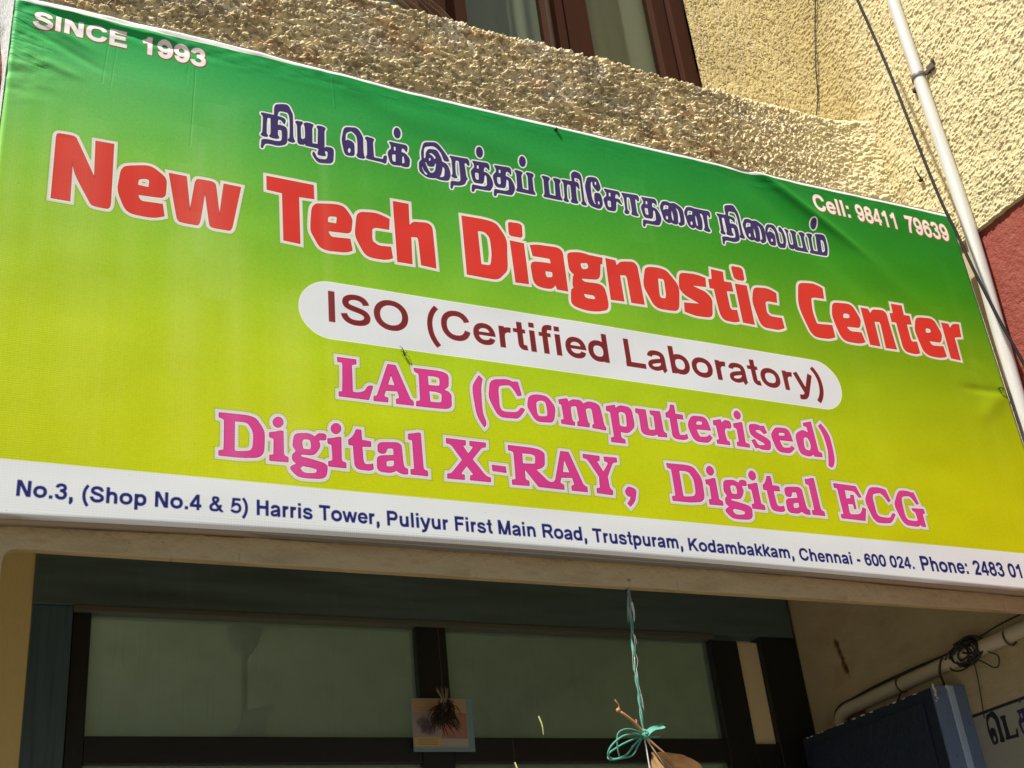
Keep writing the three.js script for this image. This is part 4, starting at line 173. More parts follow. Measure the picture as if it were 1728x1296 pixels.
// the ink of `text` runs from x0 to x1, capitals stand from yb up to yt; layers: [colour, extra width in px, dx, dy]
function inkText(c, text, x0, x1, yb, yt, layers, bold = 1) {
  let adv = 0; for (const ch of text) adv += ch === ' ' ? 39 : SANS_GLYPHS[ch][0];
  const first = text[0] === '(' ? 6 : /[HNPKTRFIELDM1]/.test(text[0]) ? (text[0] === 'T' ? 3 : 9) : 3, last = /[)]/.test(text.at(-1)) ? 6 : /[,.:]/.test(text.at(-1)) ? 9 : /[dl]/.test(text.at(-1)) ? 9 : text.at(-1) === '1' ? 22 : 4;
  const sx = (x1 - x0) / (adv - first - last), sy = (yb - yt) / 100, k = Math.sqrt(sx * sy);
  c.save(); c.translate(x0 - first * sx, yb); c.scale(sx, sy); c.lineJoin = 'miter'; c.lineCap = 'butt'; c.miterLimit = 4;
  for (const [col, extra, dx = 0, dy = 0] of layers) {
    let x = dx / sx; c.strokeStyle = col;
    for (const ch of text) {
      if (ch === ' ') { x += 39; continue; }
      const [a, p, w = 20, p2, w2] = SANS_GLYPHS[ch], e = extra / k;
      c.save(); c.translate(x, dy / sy);
      if (CLIPPED.includes(ch)) { c.beginPath(); const ct = ch === 'w' ? 73 : 100; c.rect(-20, -ct - e / 2, 180, ct + e); c.clip(); }
      c.lineWidth = w * bold + e; c.stroke(new Path2D(p)); if (p2) { c.lineWidth = w2 * bold + e; c.stroke(new Path2D(p2)); }
      c.restore(); x += a;
    }
  }
  c.restore();
}

// ---------------------------------------------------------------- ground
{
  const g = new THREE.PlaneGeometry(900, 900).rotateX(-Math.PI / 2);
  const m = std(0.15, 0.13, 0.105, 0.95, { bumpMap: plasterBump, bumpScale: 0.01 });
  const gr = part('ground', g, m, scene); gr.userData = { kind: 'structure', label: 'dusty street ground in front of the shop', category: 'ground' };
}

// ---------------------------------------------------------------- the building
const ZL = -0.333, XC = 3.15, ZB = -0.6, ZG = -1.4, YL = 4.645, YR = 3.88;
const building = thing('shop_building', 'cream roughcast building with brown upstairs window above the green signboard', 'building');
const stuccoM = new THREE.MeshStandardMaterial({ vertexColors: true, roughness: 0.95, bumpMap: grainBump, bumpScale: 0.0022 });

// roughcast height in metres at (a, b) metres on a wall; s: seed, k: size of the crumbs
function crumbs(x, y, s) {                                 // uneven grains: each scattered point is a lump of its own height and breadth
  const ix = Math.floor(x), iy = Math.floor(y); let h = 0;
  for (let j = -1; j <= 1; j++) for (let i = -1; i <= 1; i++) {
    const X = ix + i, Y = iy + j, q = hash(X, Y, s + 2), r = 0.45 + 0.65 * hash(X, Y, s + 3), dx = X + hash(X, Y, s) - x, dy = Y + hash(X, Y, s + 1) - y, d = Math.sqrt(dx * dx + dy * dy) / r;
    if (d < 1) { const k = q * q * (1 - d * d * d); if (k > h) h = k; }
  }
  return h;
}
function rough(a, b, s, ka, kb) {
  const w = 1.5 * (fbm(a / 0.014, b / 0.010, s + 90, 3) - 0.5), w2 = 1.5 * (fbm(a / 0.015, b / 0.010, s + 95, 3) - 0.5);
  return 0.62 * crumbs(a / ka + w, b / kb + w2, s) + 0.34 * crumbs(a / (ka * 0.5) + 3.3 + w2, b / (kb * 0.55) - w, s + 7) + 0.4 * (fbm(a / (ka * 1.6), b / (kb * 1.6), s + 31, 4) - 0.5) + 0.14 * (vn(a / 0.0042, b / 0.0034, s + 33) - 0.5) - 0.2;
}
{
  // ledge front: face, rounded lip, top; hidden behind the signboard below y = 3.85
  const x0 = -0.35, x1 = XC + 0.01, y0 = 3.84, H = YL - y0, top = 0.26, L = H + top, nu = 1150, nv = 330;
  const geo = sheet(nu, nv, (u, v) => {
    const a = lerp(x0, x1, u), s = v * L, R = 0.018;
    const smoothR = smooth(a, 2.35, 2.95), amp = lerp(0.023, 0.012, smoothR);
    const h = rough(a, s, 5, lerp(0.0185, 0.0145, smoothR), lerp(0.0095, 0.0085, smoothR)) * amp + 0.007 * (fbm(a / 0.11, s / 0.09, 44, 3) - 0.5) * (1 - 0.5 * smoothR);
    let y, z, ny, nz;
    if (s < H - R) { y = y0 + s; z = ZL; ny = 0; nz = 1; }
    else if (s < H - R + R * Math.PI / 2) { const t = (s - H + R) / R; ny = Math.sin(t); nz = Math.cos(t); y = YL - R + R * ny; z = ZL - R + R * nz; }
    else { y = YL; z = ZL - R - (s - H + R - R * Math.PI / 2); ny = 1; nz = 0; }
    const lip = 0.012 * (fbm(a / 0.16, 3.3, 71, 3) - 0.5) * smooth(s, H - 0.06, H);
    y += lip;
    const wob = 0.006 * (fbm(a / 0.2, s / 0.2, 12, 3) - 0.5);
    const m = fbm(a / 0.22, s / 0.13, 21, 4), f = fbm(a / 0.035, s / 0.022, 23, 3), rust = smooth(fbm(a / 0.14, s / 0.07, 27, 4), 0.56, 0.74) * (1 - smoothR), pale = smooth(fbm(a / 0.17, s / 0.1, 29, 4), 0.52, 0.72), algae = smooth(fbm(a / 0.12, s / 0.2, 35, 4), 0.55, 0.75) * (1 - 0.7 * smoothR);
    let c = [0.82, 0.675, 0.40];
    const mix = (q, t) => { c = c.map((e, i) => lerp(e, q[i], t)); };
    mix([0.78, 0.67, 0.40], smoothR); mix([0.45, 0.37, 0.20], 0.5 * smooth(m, 0.45, 0.7) * (1 - 0.7 * smoothR)); mix([0.74, 0.66, 0.50], 0.7 * pale * (1 - smoothR)); mix([0.46, 0.24, 0.10], 0.55 * rust); mix([0.24, 0.21, 0.11], 0.25 * algae);
    const sp = smooth(fbm(a / 0.015, s / 0.0075, 25, 3), 0.5, 0.6); c = c.map((e, i) => lerp(e * (0.78 + 0.44 * f), [0.15, 0.115, 0.055][i], 0.62 * sp * (1 - 0.75 * smoothR)));
    const wx = smooth(fbm(a / 0.09, s / 0.06, 37, 4), 0.48, 0.62) * (1 - 0.8 * smoothR), band = smooth(fbm(a / 0.3, 2.2, 39, 3), 0.35, 0.7); c = c.map((e, i) => lerp(e, [0.17, 0.135, 0.075][i], 0.42 * wx * (0.3 + 0.7 * band)));
    return { p: [a, y + ny * (h + wob), z + nz * (h + wob) + 0.05 * Math.pow(clamp((a - XC + 0.3) / 0.3, 0, 1), 2.5)], c, t: [a, s] };
  });
  part('roughcast_ledge', geo, stuccoM, building);
  part('ledge_core', box(-2.2, XC + 0.2, 3.15, YL - 0.03, -0.6, ZL - 0.025, 0), std(0.45, 0.38, 0.22, 0.95), building);
}
const wallCol = (a, b, s, k) => {
  const m = fbm(a / 0.3, b / 0.3, s, 4), f = fbm(a / 0.03, b / 0.03, s + 3, 3), d = smooth(fbm(a / 0.16, b / 0.22, s + 9, 4), 0.55, 0.75), pit = smooth(1 - cell(a / 0.05, b / 0.05, s + 15), 0.86, 0.93);
  let c = k.map((e) => e * (0.88 + 0.24 * m) * (0.9 + 0.2 * f));
  c = c.map((e, i) => lerp(e, [0.34, 0.27, 0.13][i], 0.3 * d + 0.5 * pit)); return c;
};
{
  // recessed wall with the window, right of the window
  const x0 = 2.585, x1 = XC + 0.005, y0 = 4.5, y1 = 6.0;
  const geo = sheet(280, 500, (u, v) => {
    const a = lerp(x0, x1, u), b = lerp(y0, y1, v);
    const wq = fbm(a / 0.02, b / 0.02, 91, 3), pits = smooth(0.32 - cell(a / 0.017 + 1.6 * wq, b / 0.014 - 1.2 * wq, 77), 0, 0.2) * smooth(vn(a / 0.019, b / 0.019, 79), 0.42, 0.62), h = 0.005 * fbm(a / 0.009, b / 0.014, 60, 3) - 0.005 * pits + 0.006 * fbm(a / 0.1, b / 0.1, 61, 2);
    const streak = fbm(a / 0.012, b / 0.35, 66, 3);
    let c = wallCol(a, b, 52, [0.60, 0.49, 0.235]); c = c.map((e, i) => lerp(e, [0.5, 0.46, 0.33][i], 0.3 * smooth(streak, 0.5, 0.75))).map((e, i) => lerp(e, [0.2, 0.13, 0.05][i], 0.75 * pits));  // pits also coloured darker, painting the shade inside them
    return { p: [a, b, ZB + 0.02 + h], c, t: [a, b] };
  });
  part('recess_wall', geo, stuccoM, building);
  part('recess_core', box(2.585, XC + 0.2, 4.5, 7, -0.85, ZB + 0.012, 0), std(0.48, 0.4, 0.24, 0.95), building);
  part('recess_core', box(-2.2, 2.595, 6.35, 7, -0.85, ZB + 0.01, 0), std(0.48, 0.4, 0.24, 0.95), building);
  part('recess_core', box(-2.2, 0.3, 4.5, 7, -0.85, ZB + 0.01, 0), std(0.48, 0.4, 0.24, 0.95), building);
}
{
  // side wall: roughcast above, red painted dado below
  const z0 = -0.62, z1 = 1.1, y0 = YR, y1 = 6.1, side = new THREE.Group(); side.name = 'side_wall'; building.add(side);
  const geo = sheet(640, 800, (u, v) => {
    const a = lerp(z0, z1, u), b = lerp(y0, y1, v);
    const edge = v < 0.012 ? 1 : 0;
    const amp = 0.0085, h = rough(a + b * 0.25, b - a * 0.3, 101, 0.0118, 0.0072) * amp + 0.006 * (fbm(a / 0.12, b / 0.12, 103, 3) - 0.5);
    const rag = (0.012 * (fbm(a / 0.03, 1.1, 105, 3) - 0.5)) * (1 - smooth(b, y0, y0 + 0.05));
    const oc = 0.85 * (1 - smooth(a + 0.12 * (fbm(a / 0.2, b / 0.2, 109, 3) - 0.5), -0.42, -0.12)), c = wallCol(a, b, 107, [lerp(0.635, 0.40, oc), lerp(0.545, 0.315, oc), lerp(0.315, 0.13, oc)]);  // ochre deepens towards the recess corner, painted in place of shade
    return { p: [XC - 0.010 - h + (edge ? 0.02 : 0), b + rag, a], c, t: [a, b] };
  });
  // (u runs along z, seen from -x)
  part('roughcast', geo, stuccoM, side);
  const red = std(0.36, 0.105, 0.062, 0.75, { vertexColors: true, bumpMap: plasterBump, bumpScale: 0.006 }); red.color.setRGB(1, 1, 1);
  const rg = sheet(160, 200, (u, v) => {
    const a = lerp(-0.03, z1, u), b = lerp(1.6, YR + 0.03, v), m = fbm(a / 0.2, b / 0.2, 131, 4), sp = smooth(fbm(a / 0.02, b / 0.02, 133, 3), 0.66, 0.74);
    let c = [0.235, 0.042, 0.025].map((e) => e * (0.9 + 0.2 * m)); c = c.map((e, i) => lerp(e, [0.3, 0.12, 0.08][i], 0.15 * sp));
    return { p: [XC + 0.004 - 0.003 * fbm(a / 0.09, b / 0.09, 137, 3), b, a], c, t: [a, b] };
  });
  part('red_dado', rg, red, side);
  part('wall_core', box(XC + 0.006, XC + 0.22, -0.1, 7, -1.6, z1 + 0.002, 0), std(0.42, 0.35, 0.2, 0.95), side);
}
{
  // wall plane below the ledge: lintel and left jamb with the rounded opening corner
  const s = new THREE.Shape(); s.moveTo(-1.6, -0.1); s.lineTo(0.097, -0.1); s.lineTo(0.097, 2.505); s.quadraticCurveTo(0.097, 2.539, 0.131, 2.539); s.lineTo(XC, 2.537); s.lineTo(XC, 3.22); s.lineTo(-1.6, 3.22); s.closePath();
  const g = new THREE.ExtrudeGeometry(s, { depth: 0.018, bevelEnabled: true, bevelSize: 0.002, bevelThickness: 0.002, bevelSegments: 2, curveSegments: 10 }).translate(0, 0, -0.058);
  const stain = canvasTex(1024, 1024, (c, W, H) => {
    c.fillStyle = 'rgb(224,222,216)'; c.fillRect(0, 0, W, H); const R = rng(61);
    for (let i = 0; i < 700; i++) { const r = 6 + 50 * R() * R(), x = R() * W, y = R() * H, q = c.createRadialGradient(x, y, 0, x, y, r), k = R() < 0.6 ? '120,96,62' : '255,250,238', a = 0.05 + 0.13 * R(); q.addColorStop(0, `rgba(${k},${a})`); q.addColorStop(1, `rgba(${k},0)`); c.fillStyle = q; c.save(); c.translate(x, y); c.scale(2.4, 0.7); c.translate(-x, -y); c.fillRect(x - r, y - r, 2 * r, 2 * r); c.restore(); }
    for (let i = 0; i < 240; i++) { c.fillStyle = `rgba(${60 + 50 * R()},${40 + 30 * R()},20,${0.1 + 0.3 * R()})`; c.beginPath(); c.ellipse(R() * W, R() * H, 0.8 + 3 * R() * R(), 0.8 + 2 * R(), R() * 3, 0, 7); c.fill(); }
    for (let i = 0; i < 70; i++) { const x = R() * W, y = R() * H; c.strokeStyle = `rgba(100,66,32,${0.08 + 0.14 * R()})`; c.lineWidth = 1 + 3 * R(); c.beginPath(); c.moveTo(x, y); c.lineTo(x + 3 * (R() - 0.5), y + 10 + 40 * R()); c.stroke(); }
  });
  stain.wrapS = stain.wrapT = THREE.RepeatWrapping; stain.repeat.set(0.9, 0.9);
  part('lintel_beam', g, std(0.57, 0.465, 0.27, 0.85, { map: stain, bumpMap: plasterBump, bumpScale: 0.006 }), building);
  part('porch_ceiling', box(-1.6, XC, 3.2, 3.32, ZG - 0.05, -0.09, 0), std(0.5, 0.42, 0.26, 0.9), building);
  part('left_wall', box(-1.6, 0.285, -0.1, 3.2, ZG - 0.15, ZG, 0.004), std(0.70, 0.57, 0.25, 0.85, { bumpMap: plasterBump, bumpScale: 0.004 }), building);
  // red-brown pier at the left of the signboard
  part('pier', sheet(60, 160, (u, v) => { const a = lerp(-0.9, 0.0, u), b = lerp(2.6, 5.2, v), m = fbm(a / 0.06, b / 0.08, 151, 4); return { p: [a, b, -0.30 + 0.006 * m], c: [0.26, 0.1, 0.06].map((e) => e * (0.6 + 0.8 * m)), t: [a, b] }; }), new THREE.MeshStandardMaterial({ vertexColors: true, roughness: 0.9, bumpMap: plasterBump, bumpScale: 0.006 }), building);
}
{
  // porch side wall (faces left), beige above and pale paint with lettering below
  const tex = canvasTex(1024, 640, (c, w, h) => {                  // 1.36 m x 0.85 m; v up from y = 2.385
    c.fillStyle = 'rgb(182,167,130)'; c.fillRect(0, 0, w, h); const R = rng(9);
    for (let i = 0; i < 500; i++) { c.fillStyle = `rgba(${[120, 195][i & 1]},${[100, 175][i & 1]},${[60, 130][i & 1]},0.05)`; c.beginPath(); c.ellipse(R() * w, R() * h, 10 + 60 * R(), 8 + 40 * R(), 0, 0, 7); c.fill(); }
    for (let i = 0; i < 90; i++) { const t = R(); c.fillStyle = `rgba(70,35,12,${0.10 + 0.15 * R()})`; c.beginPath(); c.ellipse(170 + 22 * t + 14 * (R() - 0.5), 300 + 110 * t + 10 * (R() - 0.5), 2 + 5 * R(), 3 + 9 * R(), -0.2, 0, 7); c.fill(); }
    for (let i = 0; i < 60; i++) { c.fillStyle = `rgba(90,55,20,0.12)`; c.beginPath(); c.ellipse(150 + 80 * R(), 500 + 40 * R(), 6 + 14 * R(), 4 + 8 * R(), 0, 0, 7); c.fill(); }
  });
  const g = sheet(4, 4, (u, v) => ({ p: [XC - 0.004, lerp(2.385, 3.2, v), lerp(ZG, -0.04, u)], t: [u, v] }));
  part('porch_side_wall', g, std(1, 1, 1, 0.85, { map: tex, bumpMap: plasterBump, bumpScale: 0.003 }), building);
  const low = canvasTex(1024, 512, (c, w, h) => {                  // z -1.4..-0.04, y 1.705..2.385
    c.fillStyle = 'rgb(150,150,138)'; c.fillRect(0, 0, w, h); const R = rng(19);
    for (let i = 0; i < 400; i++) { c.fillStyle = `rgba(${[130, 190][i & 1]},${[126, 188][i & 1]},${[110, 176][i & 1]},0.05)`; c.beginPath(); c.ellipse(R() * w, R() * h, 10 + 50 * R(), 8 + 30 * R(), 0, 0, 7); c.fill(); }
    c.fillStyle = 'rgb(30,28,26)'; c.fillRect(0, 0, w, 7);
    const px = w / 1.36, py = h / 0.68;
    c.save(); c.translate((ZG * -1 - 0.628) * px, (2.385 - 2.318) * py);
    // lettering, sign units -> canvas
    const k = 0.00158; c.scale(k * px * 0.92, k * py * 0.95); c.translate(-507, -166);
    c.fillStyle = 'rgb(22,24,34)'; c.fill(new Path2D(TAMIL_PATHS.te), 'evenodd'); c.fillStyle = 'rgb(46,36,92)'; c.translate(4, 0); c.fill(new Path2D(TAMIL_PATHS.ka), 'evenodd'); c.fill(new Path2D(TAMIL_PATHS.dot1)); c.restore();
  });
  const g2 = sheet(4, 4, (u, v) => ({ p: [XC - 0.006, lerp(1.705, 2.385, v), lerp(ZG, -0.04, u)], t: [u, v] }));
  part('painted_lower_wall', g2, std(1, 1, 1, 0.7, { map: low }), building);
}
// ---- upstairs window in the recess
{
  const w = new THREE.Group(); w.name = 'window'; building.add(w);
  const wood = new THREE.MeshPhysicalMaterial({ roughness: 0.8, specularIntensity: 0.22, map: canvasTex(256, 512, (c, W, H) => {
    c.fillStyle = 'rgb(58,29,14)'; c.fillRect(0, 0, W, H); const R = rng(4);
    for (let i = 0; i < 240; i++) { const x = R() * W; c.strokeStyle = `rgba(${R() < 0.5 ? '30,12,5' : '74,40,22'},${0.1 + 0.2 * R()})`; c.lineWidth = 0.5 + 2 * R(); c.beginPath(); c.moveTo(x, 0); c.bezierCurveTo(x + 8 * (R() - 0.5), H * 0.3, x + 8 * (R() - 0.5), H * 0.6, x + 10 * (R() - 0.5), H); c.stroke(); }
  }) });
  const glass = phys(0.8, 0.83, 0.78, 0.12, { transmission: 1, thickness: 0, ior: 1.5, specularIntensity: 0.55 });
  const yb = 4.55, yt = 6.3, z = ZB;
  const st = (n, a, b, zf) => part(n, box(a, b, yb, yt, z - 0.07, z + zf, 0.004), wood, w);
  st('window_frame', 0.3, 0.36, 0.0); st('window_frame', 1.36, 1.475, 0.012); st('sash_stile', 1.479, 1.572, -0.012);
  st('sash_stile', 1.915, 2.005, -0.012); st('sash_stile', 2.009, 2.122, -0.018); st('sash_stile', 2.442, 2.512, -0.012); st('window_frame', 2.516, 2.6, 0.012);
  part('astragal', tube([[1.928, yb, z - 0.006], [1.928, yt, z - 0.006]], 0.011, 2, 8), phys(0.05, 0.028, 0.018, 0.9, { specularIntensity: 0.2 }), w);
  part('window_frame', box(0.3, 2.6, yt, yt + 0.08, z - 0.07, z + 0.012, 0.004), wood, w);
  for (const [a, b] of [[0.36, 1.36], [1.572, 1.915], [2.122, 2.442]]) {
    part('pane', box(a - 0.004, b + 0.004, yb, yt, z - 0.045, z - 0.041, 0), glass, w);
    const cg = sheet(160, 4, (u, v) => { const x = lerp(a - 0.06, b + 0.06, u); return { p: [x, lerp(yb, yt, v), z - 0.13 + 0.004 * Math.sin(x * 60 + 2 * Math.sin(x * 17)) + 0.003 * Math.sin(x * 23)] }; });
    part('curtain', cg, std(0.36, 0.355, 0.27, 0.9), w);
  }
  part('room_back', box(-0.2, 2.8, 4.5, 6.5, -0.9, -0.86, 0), std(0.2, 0.2, 0.17, 0.9), w);
}
// ---- shopfront under the lintel
{
  const f = new THREE.Group(); f.name = 'shopfront'; building.add(f);
  const grime = canvasTex(512, 512, (c, W, H) => {
    c.fillStyle = 'rgb(215,215,212)'; c.fillRect(0, 0, W, H); const R = rng(41);
    for (let i = 0; i < 260; i++) { const r = 8 + 70 * R() * R(), x = R() * W, y = R() * H, q = c.createRadialGradient(x, y, 0, x, y, r), k = R() < 0.55 ? '90,84,70' : '255,255,250', a = 0.06 + 0.12 * R(); q.addColorStop(0, `rgba(${k},${a})`); q.addColorStop(1, `rgba(${k},0)`); c.fillStyle = q; c.fillRect(x - r, y - r, 2 * r, 2 * r); }
    for (let i = 0; i < 90; i++) { c.fillStyle = `rgba(255,250,235,${0.05 + 0.12 * R()})`; c.fillRect(R() * W, R() * H, 1 + 2 * R(), 20 + 120 * R()); }
  });
  const dark = phys(0.012, 0.014, 0.013, 0.45, { map: grime }), panel = phys(0.115, 0.185, 0.18, 0.5, { map: grime }), stile = phys(0.085, 0.16, 0.20, 0.4, { map: grime });
  const z0 = ZG - 0.06, z1 = ZG;
  part('head_panel', box(0.285, 3.13, 2.897, 3.2, z0, z1 + 0.01, 0.003), panel, f);
  part('head_trim', box(0.403, 2.75, 2.878, 2.897, z0, z1 + 0.016, 0.003), std(0.09, 0.095, 0.075, 0.5), f);
  part('door_stile', box(0.285, 0.403, 0.0, 2.897, z0, z1 + 0.004, 0.004), stile, f);
  part('frame_post', box(0.404, 0.459, 0.0, 2.878, z0, z1 - 0.004, 0.004), dark, f);
  part('mullion', box(1.524, 1.637, 0.0, 2.878, z0, z1, 0.004), dark, f);
  part('mullion', box(2.733, 2.86, 0.0, 2.878, z0, z1, 0.004), dark, f);
  part('door_stile', box(2.967, 3.144, 0.0, 2.897, z0, z1 + 0.004, 0.004), dark, f);
  part('rail', box(0.459, 1.524, 2.42, 2.503, z0, z1 - 0.003, 0.004), dark, f);
  part('rail', box(1.637, 2.733, 2.42, 2.503, z0, z1 - 0.003, 0.004), dark, f);
  part('beige_panel', box(2.86, 2.967, 2.484, 2.88, z0 + 0.01, z1 - 0.02, 0.003), std(0.74, 0.62, 0.36, 0.7), f);
  part('rail', box(2.86, 2.967, 0.0, 2.484, z0, z1 - 0.003, 0.004), dark, f);
  const film = canvasTex(1024, 512, (c, W, H) => {
    c.fillStyle = 'rgb(222,236,226)'; c.fillRect(0, 0, W, H); const R = rng(88);
    for (let i = 0; i < 420; i++) { const r = 12 + 90 * R() * R(), x = R() * W, y = R() * H, a = 0.01 + 0.025 * R(), q = c.createRadialGradient(x, y, 0, x, y, r), k = R() < 0.62 ? '70,72,44' : '235,240,228'; q.addColorStop(0, `rgba(${k},${a})`); q.addColorStop(1, `rgba(${k},0)`); c.fillStyle = q; c.fillRect(x - r, y - r, 2 * r, 2 * r); }
    for (let i = 0; i < 60; i++) { const x = R() * W, y = R() * H * 0.6; c.strokeStyle = `rgba(60,62,40,${0.02 + 0.03 * R()})`; c.lineWidth = 1 + 5 * R(); c.beginPath(); c.moveTo(x, y); c.bezierCurveTo(x + 10 * (R() - 0.5), y + 60, x + 20 * (R() - 0.5), y + 120, x + 20 * (R() - 0.5), y + 80 + 220 * R()); c.stroke(); }
  });
  const glass = phys(0.98, 0.98, 0.96, 0.46, { transmission: 1, thickness: 0, ior: 1.5, map: film });
  for (const [a, b] of [[0.459, 1.524], [1.637, 2.733]]) { part('pane', box(a, b, 2.503, 2.878, z0 + 0.028, z0 + 0.032, 0), glass, f); part('pane', box(a, b, 0.05, 2.42, z0 + 0.028, z0 + 0.032, 0), glass, f); }
  // the room behind the glass
  const wallM = std(0.55, 0.56, 0.44, 0.9);
  part('room_ceiling', box(0.1, 3.3, 3.3, 3.4, -4.2, z0, 0), std(0.5, 0.5, 0.42, 0.9), f);
  part('room_wall', box(0.1, 3.3, 0, 3.3, -4.3, -4.2, 0), wallM, f);
  part('room_wall', box(0.0, 0.1, 0, 0.9, -4.3, z0 - 0.1, 0), wallM, f);  // unseen left wall, with an added opening above it to let daylight in
  part('room_wall', box(0.0, 0.1, 3.05, 3.4, -4.3, z0 - 0.1, 0), wallM, f);
  part('room_wall', box(3.3, 3.4, 0, 3.4, -4.3, z0 - 0.1, 0), wallM, f);
  part('room_lintel', box(0.1, 3.3, 2.9, 3.3, z0 - 0.06, z0, 0), wallM, f);
}

// ---------------------------------------------------------------- signboard
const SW = 3.05, SH = 3.05 / 2.201668, ST = 3.96811, U = SW / 2048;     // sign units: 2048 across, 930 down
const bottomY = (x) => { const t = clamp((x - 40) / 1880, -0.05, 1.06); return 930 - 13 * Math.pow(Math.max(0, Math.sin(Math.PI * clamp(Math.pow(clamp(t, 0, 1), 0.85), 0, 1))), 1.0); };
const topY = (x) => (x < 330 ? lerp(-4, -7, x / 330) : x < 700 ? lerp(-7, 6.5, (x - 330) / 370) : x < 1560 ? 6.5 : lerp(6.5, -1, (x - 1560) / 488));
const signTex = canvasTex(2048, 930, (c, W, H) => {
  const img = c.createImageData(W, H), d = img.data;
  const cols = [
    [[0, 26, 152, 76], [0.07, 58, 172, 88], [0.14, 92, 186, 100], [0.25, 112, 192, 84], [0.36, 140, 198, 62], [0.5, 166, 204, 46], [0.66, 188, 208, 24], [0.85, 196, 208, 10], [1, 196, 208, 8]],  // left column, paled to include the sky haze reflected by the vinyl
    [[0, 22, 142, 64], [0.1, 40, 148, 62], [0.22, 64, 158, 52], [0.36, 92, 172, 46], [0.46, 122, 186, 44], [0.6, 168, 204, 26], [0.75, 190, 208, 12], [0.85, 197, 208, 6], [1, 198, 208, 6]],
    [[0, 8, 124, 40], [0.12, 26, 132, 28], [0.25, 56, 142, 16], [0.4, 112, 160, 12], [0.55, 154, 178, 6], [0.7, 180, 190, 2], [0.85, 194, 198, 0], [1, 196, 198, 0]]];
  const ev = (S, t) => { let i = 0; while (i < S.length - 2 && t > S[i + 1][0]) i++; const k = clamp((t - S[i][0]) / (S[i + 1][0] - S[i][0]), 0, 1); return [1, 2, 3].map((q) => lerp(S[i][q], S[i + 1][q], k)); };
  const rows = cols.map((S) => { const o = []; for (let y = 0; y < H; y++) o.push(ev(S, y / H)); return o; });
  for (let y = 0; y < H; y++) for (let x = 0; x < W; x++) {
    const k1 = smooth(x / W, 0.03, 0.36), k2 = smooth(x / W, 0.38, 0.95), g = (hash(x, y, 2) - 0.5) * 9 + (vn(x / 3, y / 3, 8) - 0.5) * 5, i = (y * W + x) * 4;
    for (let q = 0; q < 3; q++) d[i + q] = clamp(lerp(lerp(rows[0][y][q], rows[1][y][q], k1), rows[2][y][q], k2) + g, 0, 255);
    d[i + 3] = 255;
  }
  c.putImageData(img, 0, 0);
  const whiteBand = (y0, col) => { c.fillStyle = col; c.beginPath(); c.moveTo(0, y0); c.lineTo(W, y0 + 7); c.lineTo(W, H); c.lineTo(0, H); c.fill(); };
  whiteBand(843, 'rgb(226,230,232)');
  c.fillStyle = 'rgb(236,234,228)'; for (let x = 0; x < W; x += 4) c.fillRect(x, 0, 4, Math.max(0, topY(x)) + 8.6 + 1.5 * vn(x / 40, 1, 6));
  c.lineJoin = 'round';
  // headline: grey rim, white rim, dark edge, red
  const red = new Path2D(RED_PATHS.join(' '));
  c.lineJoin = 'miter'; c.miterLimit = 3;
  c.strokeStyle = 'rgba(110,130,60,0.55)'; c.lineWidth = 15.5; c.stroke(red); c.strokeStyle = 'rgb(226,226,210)'; c.lineWidth = 13; c.stroke(red);
  c.strokeStyle = 'rgb(246,244,238)'; c.lineWidth = 4.5; c.stroke(red); c.strokeStyle = 'rgb(150,44,36)'; c.lineWidth = 1.6; c.stroke(red);
  c.fillStyle = 'rgb(218,58,46)'; c.fill(red, 'evenodd');
  // Tamil line
  const items = Object.keys(TAMIL_PATHS).map((k) => [k, 0, 0]).concat(TAMIL_REPEATS);
  const each = (fn) => { for (const [k, dx, dy] of items) { c.save(); c.translate(dx, dy); fn(new Path2D(TAMIL_PATHS[k])); c.restore(); } };
  c.lineJoin = 'round';
  each((p) => { c.strokeStyle = 'rgba(40,90,30,0.6)'; c.lineWidth = 9.6; c.stroke(p); });
  each((p) => { c.strokeStyle = 'rgb(236,240,236)'; c.lineWidth = 7.6; c.stroke(p); });
  each((p) => { c.fillStyle = 'rgb(64,50,104)'; c.fill(p, 'evenodd'); c.strokeStyle = 'rgb(34,24,58)'; c.lineWidth = 1.1; c.stroke(p); });
  const since = [['rgb(130,62,44)', 3.4, 0.5, 1], ['rgb(244,238,234)', 0.8]];
  inkText(c, 'SINCE', 31, 182, 60, 24, since, 1.12); inkText(c, '1993', 206.5, 315, 64, 23.5, since, 1.12);
  const cell_ = [['rgb(150,70,50)', 3.4, 0.5, 1], ['rgb(250,236,226)', 0.8]];
  inkText(c, 'Cell:', 1633, 1734, 79, 34, cell_); inkText(c, '98411', 1751, 1865, 81.5, 36, cell_); inkText(c, '79639', 1893, 2021, 83, 36, cell_);
  // white pill
  c.fillStyle = 'rgb(226,230,234)'; c.beginPath(); c.roundRect(472.5, 471, 1105, 109, 54.5); c.fill(); c.strokeStyle = 'rgba(250,252,250,0.9)'; c.lineWidth = 1.6; c.stroke();
  const maroon = [['rgba(250,240,240,0.9)', 2.6], ['rgb(122,40,42)', 0]];
  inkText(c, 'ISO', 521, 662, 547.5, 488.5, maroon, 0.9); inkText(c, '(Certified', 694, 1047, 548.5, 489, maroon, 0.9); inkText(c, 'Laboratory)', 1081, 1533, 549.5, 491, maroon, 0.9);
  // pink slab lettering: grey rim, white line, dark edge, fill
  const slab = SLAB_PATHS.concat(DIGITAL_PATHS).map((p) => [new Path2D(p), 0, 0]).concat(DIGITAL_PATHS.map((p) => [new Path2D(p), 784.6, 2.6]));
  const eachSlab = (fn) => { for (const [p, dx, dy] of slab) { c.save(); c.translate(dx, dy); fn(p); c.restore(); } };
  c.lineJoin = 'miter'; c.miterLimit = 2.5;
  eachSlab((p) => { c.strokeStyle = 'rgba(90,110,40,0.5)'; c.lineWidth = 14.6; c.stroke(p); });
